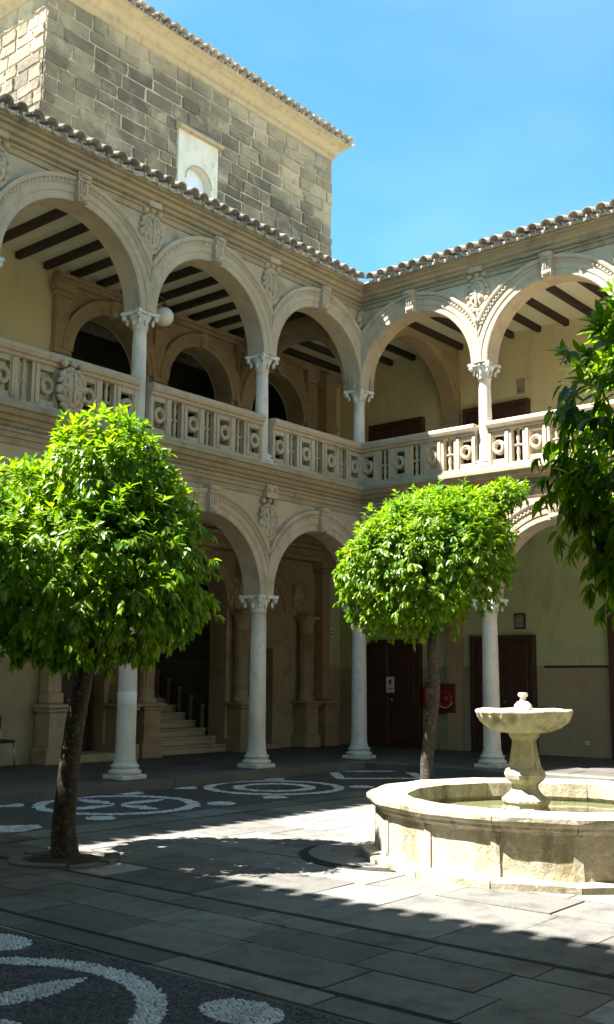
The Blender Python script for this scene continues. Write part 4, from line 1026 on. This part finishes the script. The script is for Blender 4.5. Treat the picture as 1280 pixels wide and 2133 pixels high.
tree('M', 'rounded bright green orange tree with slender curved trunk, behind the fountain basin',
     [E(.10, 0, 3.2, 1.03, 1.0), E(.15, .1, 3.55, .85, .78), E(1.18, .1, 4.22, .27, .24), E(.95, .1, 4.02, .30, .32), E(.7, .1, 3.6, .50, .6), E(-.42, -.1, 3.05, .72, .78)], 4600, .088, 8,
     TK([(0, 0, -.03), (0, 0, .08), (-.01, 0, .5), (.03, 0, .9), (.09, 0, 1.3), (.11, 0, 1.6), (.08, 0, 1.95), (.1, 0, 2.5)]), [.13, .098, .088, .083, .08, .076, .07, .05])
tree('R', 'dark nearby orange tree cut off by the right edge of the picture',
     [E(0.08, 0, 2.80, .98, .92), E(-.08, .1, 3.25, .56, .50), E(-.42, -.05, 2.50, .50, .42), E(.28, .1, 2.5, .88, .75)], 3300, .088, 14,
     TK([(0, 0, -.03), (0, 0, .06), (0, 0, .5), (.03, 0, 1.0), (.06, 0, 1.5), (.1, 0, 2.2)]), [.2, .16, .13, .12, .11, .09])
for key, (x, y) in TREES.items():
    pit = MB(); pit.lathe([(.36, -.015), (.30, .01), (.1, .035), (.02, .04)], 14, x, y); struct(pit.build('tree_pit_soil', M['soil'], court))
    for k in range(8):
        m = MB(); a = k * math.pi / 4 + .2; arc(x, y, .37, .50, a + .03, a + math.pi / 4 - .03, -.02, .018 + rnd.uniform(-.012, .012), 3, m); m.build('pit_kerb_stone', M['kerb'], court)

# ------------------------------------------------------------------ small things
# globe lamp
gx, gy, gz = -4.93, .46, 7.74
lamp = thing('globe_lamp', 'white glass globe lamp beside the upper column of the left arcade', 'lamp', (gx, gy, gz))
m = MB(); m.lathe([(.165 * math.sin(math.pi * i / 14) + .002, gz - .165 * math.cos(math.pi * i / 14)) for i in range(15)], 24, gx, gy); m.build('globe', M['glass_globe'], lamp)
m = MB(); m.tube([(-5.68, .2, 8.05), (-5.4, .33, 8.08), (gx, gy, 8.04), (gx, gy, 7.93)], [.012, .012, .012, .012], 8); m.lathe([(.05, 7.895), (.05, 7.94), (.02, 7.955)], 12, gx, gy); m.build('bracket', M['black'], lamp)
def sign(name, label, cat, w, s0, s1, z0, z1, t, material, print_=None):
    m = w.mb(); c = w.P((s0 + s1) / 2, t, (z0 + z1) / 2); o = thing(name, label, cat, c)
    m.box(s0, s1, t - .025, t, z0, z1, .004); m.build('plate', material, o)
    for (a, b_, c0, c1, mt) in print_ or (): 
        p = w.mb(); p.box(s0 + (s1 - s0) * a, s0 + (s1 - s0) * b_, t - .029, t - .0255, z0 + (z1 - z0) * c0, z0 + (z1 - z0) * c1); p.build('print', M[mt], o)
    return o
# s runs right to left on the left wing (s = -x)
sign('exit_sign', 'small green and pale exit sign on the upper gallery back wall', 'sign', WL, -3.42, -3.04, 7.80, 7.98, DL - .002, M['signpale'], [(.02, .36, .08, .92, 'signgreen'), (.1, .28, .45, .62, 'white'), (.45, .95, .62, .72, 'signgreen'), (.5, .95, .3, .4, 'signgreen')])
sign('exit_sign', 'small white exit sign on the green wall of the lower arcade', 'sign', WL, -3.36, -2.98, 2.66, 2.84, DL - .002, M['white'], [(.08, .75, .15, .32, 'black'), (.1, .6, .6, .75, 'signgreen')])
sign('fire_sign', 'small red fire equipment sign on the cream upper wall', 'sign', WR, -.26, -.06, 7.62, 7.82, DR - .002, M['red'], [(.2, .45, .25, .75, 'white'), (.55, .8, .25, .75, 'white')])
sign('alarm_box', 'small grey box on the cream wall above the upper door', 'box', WR, 1.66, 1.86, 7.87, 8.20, DR - .002, M['greybox'], [(.15, .85, .1, .5, 'print')])
sign('picture', 'small dark framed picture on green wall above the lower door', 'picture', WR, 1.46, 1.72, 2.72, 3.05, DR - .002, M['black'], [(.12, .88, .1, .9, 'print')])
sign('wall_socket', 'small white socket low on the tan dado by the wide door frame', 'socket', WR, 2.99, 3.07, .36, .44, DR - .008, M['white'], [(.3, .7, .3, .7, 'greybox')])
# fire hose cabinet
c = WR.P(-.2, DR - .1, 1.2); cab = thing('hose_cabinet', 'dark red fire hose cabinet on the dado between the lower doors', 'cabinet', c)
m = WR.mb(); m.box(-.46, .04, DR - .16, DR - .01, .92, 1.56, .01); m.build('cabinet_body', M['darkred'], cab)
m = WR.mb(); m.box(-.41, -.01, DR - .172, DR - .161, .97, 1.51, .004); m.build('cabinet_door', M['darkred'], cab)
ring = MB(); n = 28; vs = []
for i in range(n):
    a = 2 * math.pi * i / n
    for j in range(8):
        b_ = 2 * math.pi * j / 8; r_ = .15 + .03 * math.cos(b_); x, y, z = WR.P(-.21 + r_ * math.cos(a), DR - .19 + .02 * math.sin(b_), 1.22 + r_ * math.sin(a)); vs.append((x, y, z))
ring.add(vs, [(i * 8 + j, i * 8 + (j + 1) % 8, ((i + 1) % n) * 8 + (j + 1) % 8, ((i + 1) % n) * 8 + j) for i in range(n) for j in range(8)], True); ring.build('hose_reel', M['red'], cab)
m = WR.mb(); m.blob((-.21, DR - .19, 1.22), (.09, .03, .09), 12, 6); m.build('reel_hub', M['red'], cab)
ring = MB(); pts = [WR.P(-.21 + .205 * math.cos(a), DR - .2, 1.24 + .21 * math.sin(a)) for a in [R(205 + k * 13) for k in range(11)]]; ring.tube(pts, [.012] * 11, 6); ring.build('hose', M['white'], cab)
# extinguisher
ex = WR.P(-.74, DR - .11, 1.0); fe = thing('fire_extinguisher', 'red fire extinguisher hanging beside the dark lower door', 'extinguisher', ex)
m = MB(); m.lathe([(.07, 1.0), (.085, 1.02), (.085, 1.42), (.07, 1.47), (.03, 1.51), (.03, 1.54)], 16, ex[0], ex[1]); m.build('cylinder_body', M['red'], fe)
m = MB(); m.box(ex[0] - .02, ex[0] + .02, ex[1] - .06, ex[1] + .03, 1.541, 1.58, .006); m.build('valve', M['black'], fe)
m = MB(); m.tube([(ex[0], ex[1] - .05, 1.55), (ex[0] - .05, ex[1] - .12, 1.45), (ex[0] - .06, ex[1] - .11, 1.25), (ex[0] - .06, ex[1] - .1, 1.15)], [.012, .012, .012, .018], 6); m.build('hose', M['black'], fe)
# chair by the wall at the left edge
ch = (-6.28, 2.72); chair = thing('chair', 'dark chair with pale metal legs by the wall at the left edge', 'chair', (*ch, ZF))
m = MB(); m.box(ch[0] - .22, ch[0] + .22, ch[1] - .22, ch[1] + .22, ZF + .43, ZF + .48, .015); m.build('seat', M['black'], chair)
m = MB(); m.box(ch[0] - .21, ch[0] + .21, ch[1] + .19, ch[1] + .225, ZF + .58, ZF + .86, .012); m.build('backrest', M['black'], chair)
for sx in (-1, 1):
    for sy in (-1, 1):
        m = MB(); m.tube([(ch[0] + sx * .225, ch[1] + sy * .225, ZF), (ch[0] + sx * .195, ch[1] + sy * .195, ZF + .44)] + ([(ch[0] + sx * .19, ch[1] + .215, ZF + .86)] if sy > 0 else []), [.016, .016] + ([.014] if sy > 0 else []), 8); m.build('leg', M['steel'], chair)
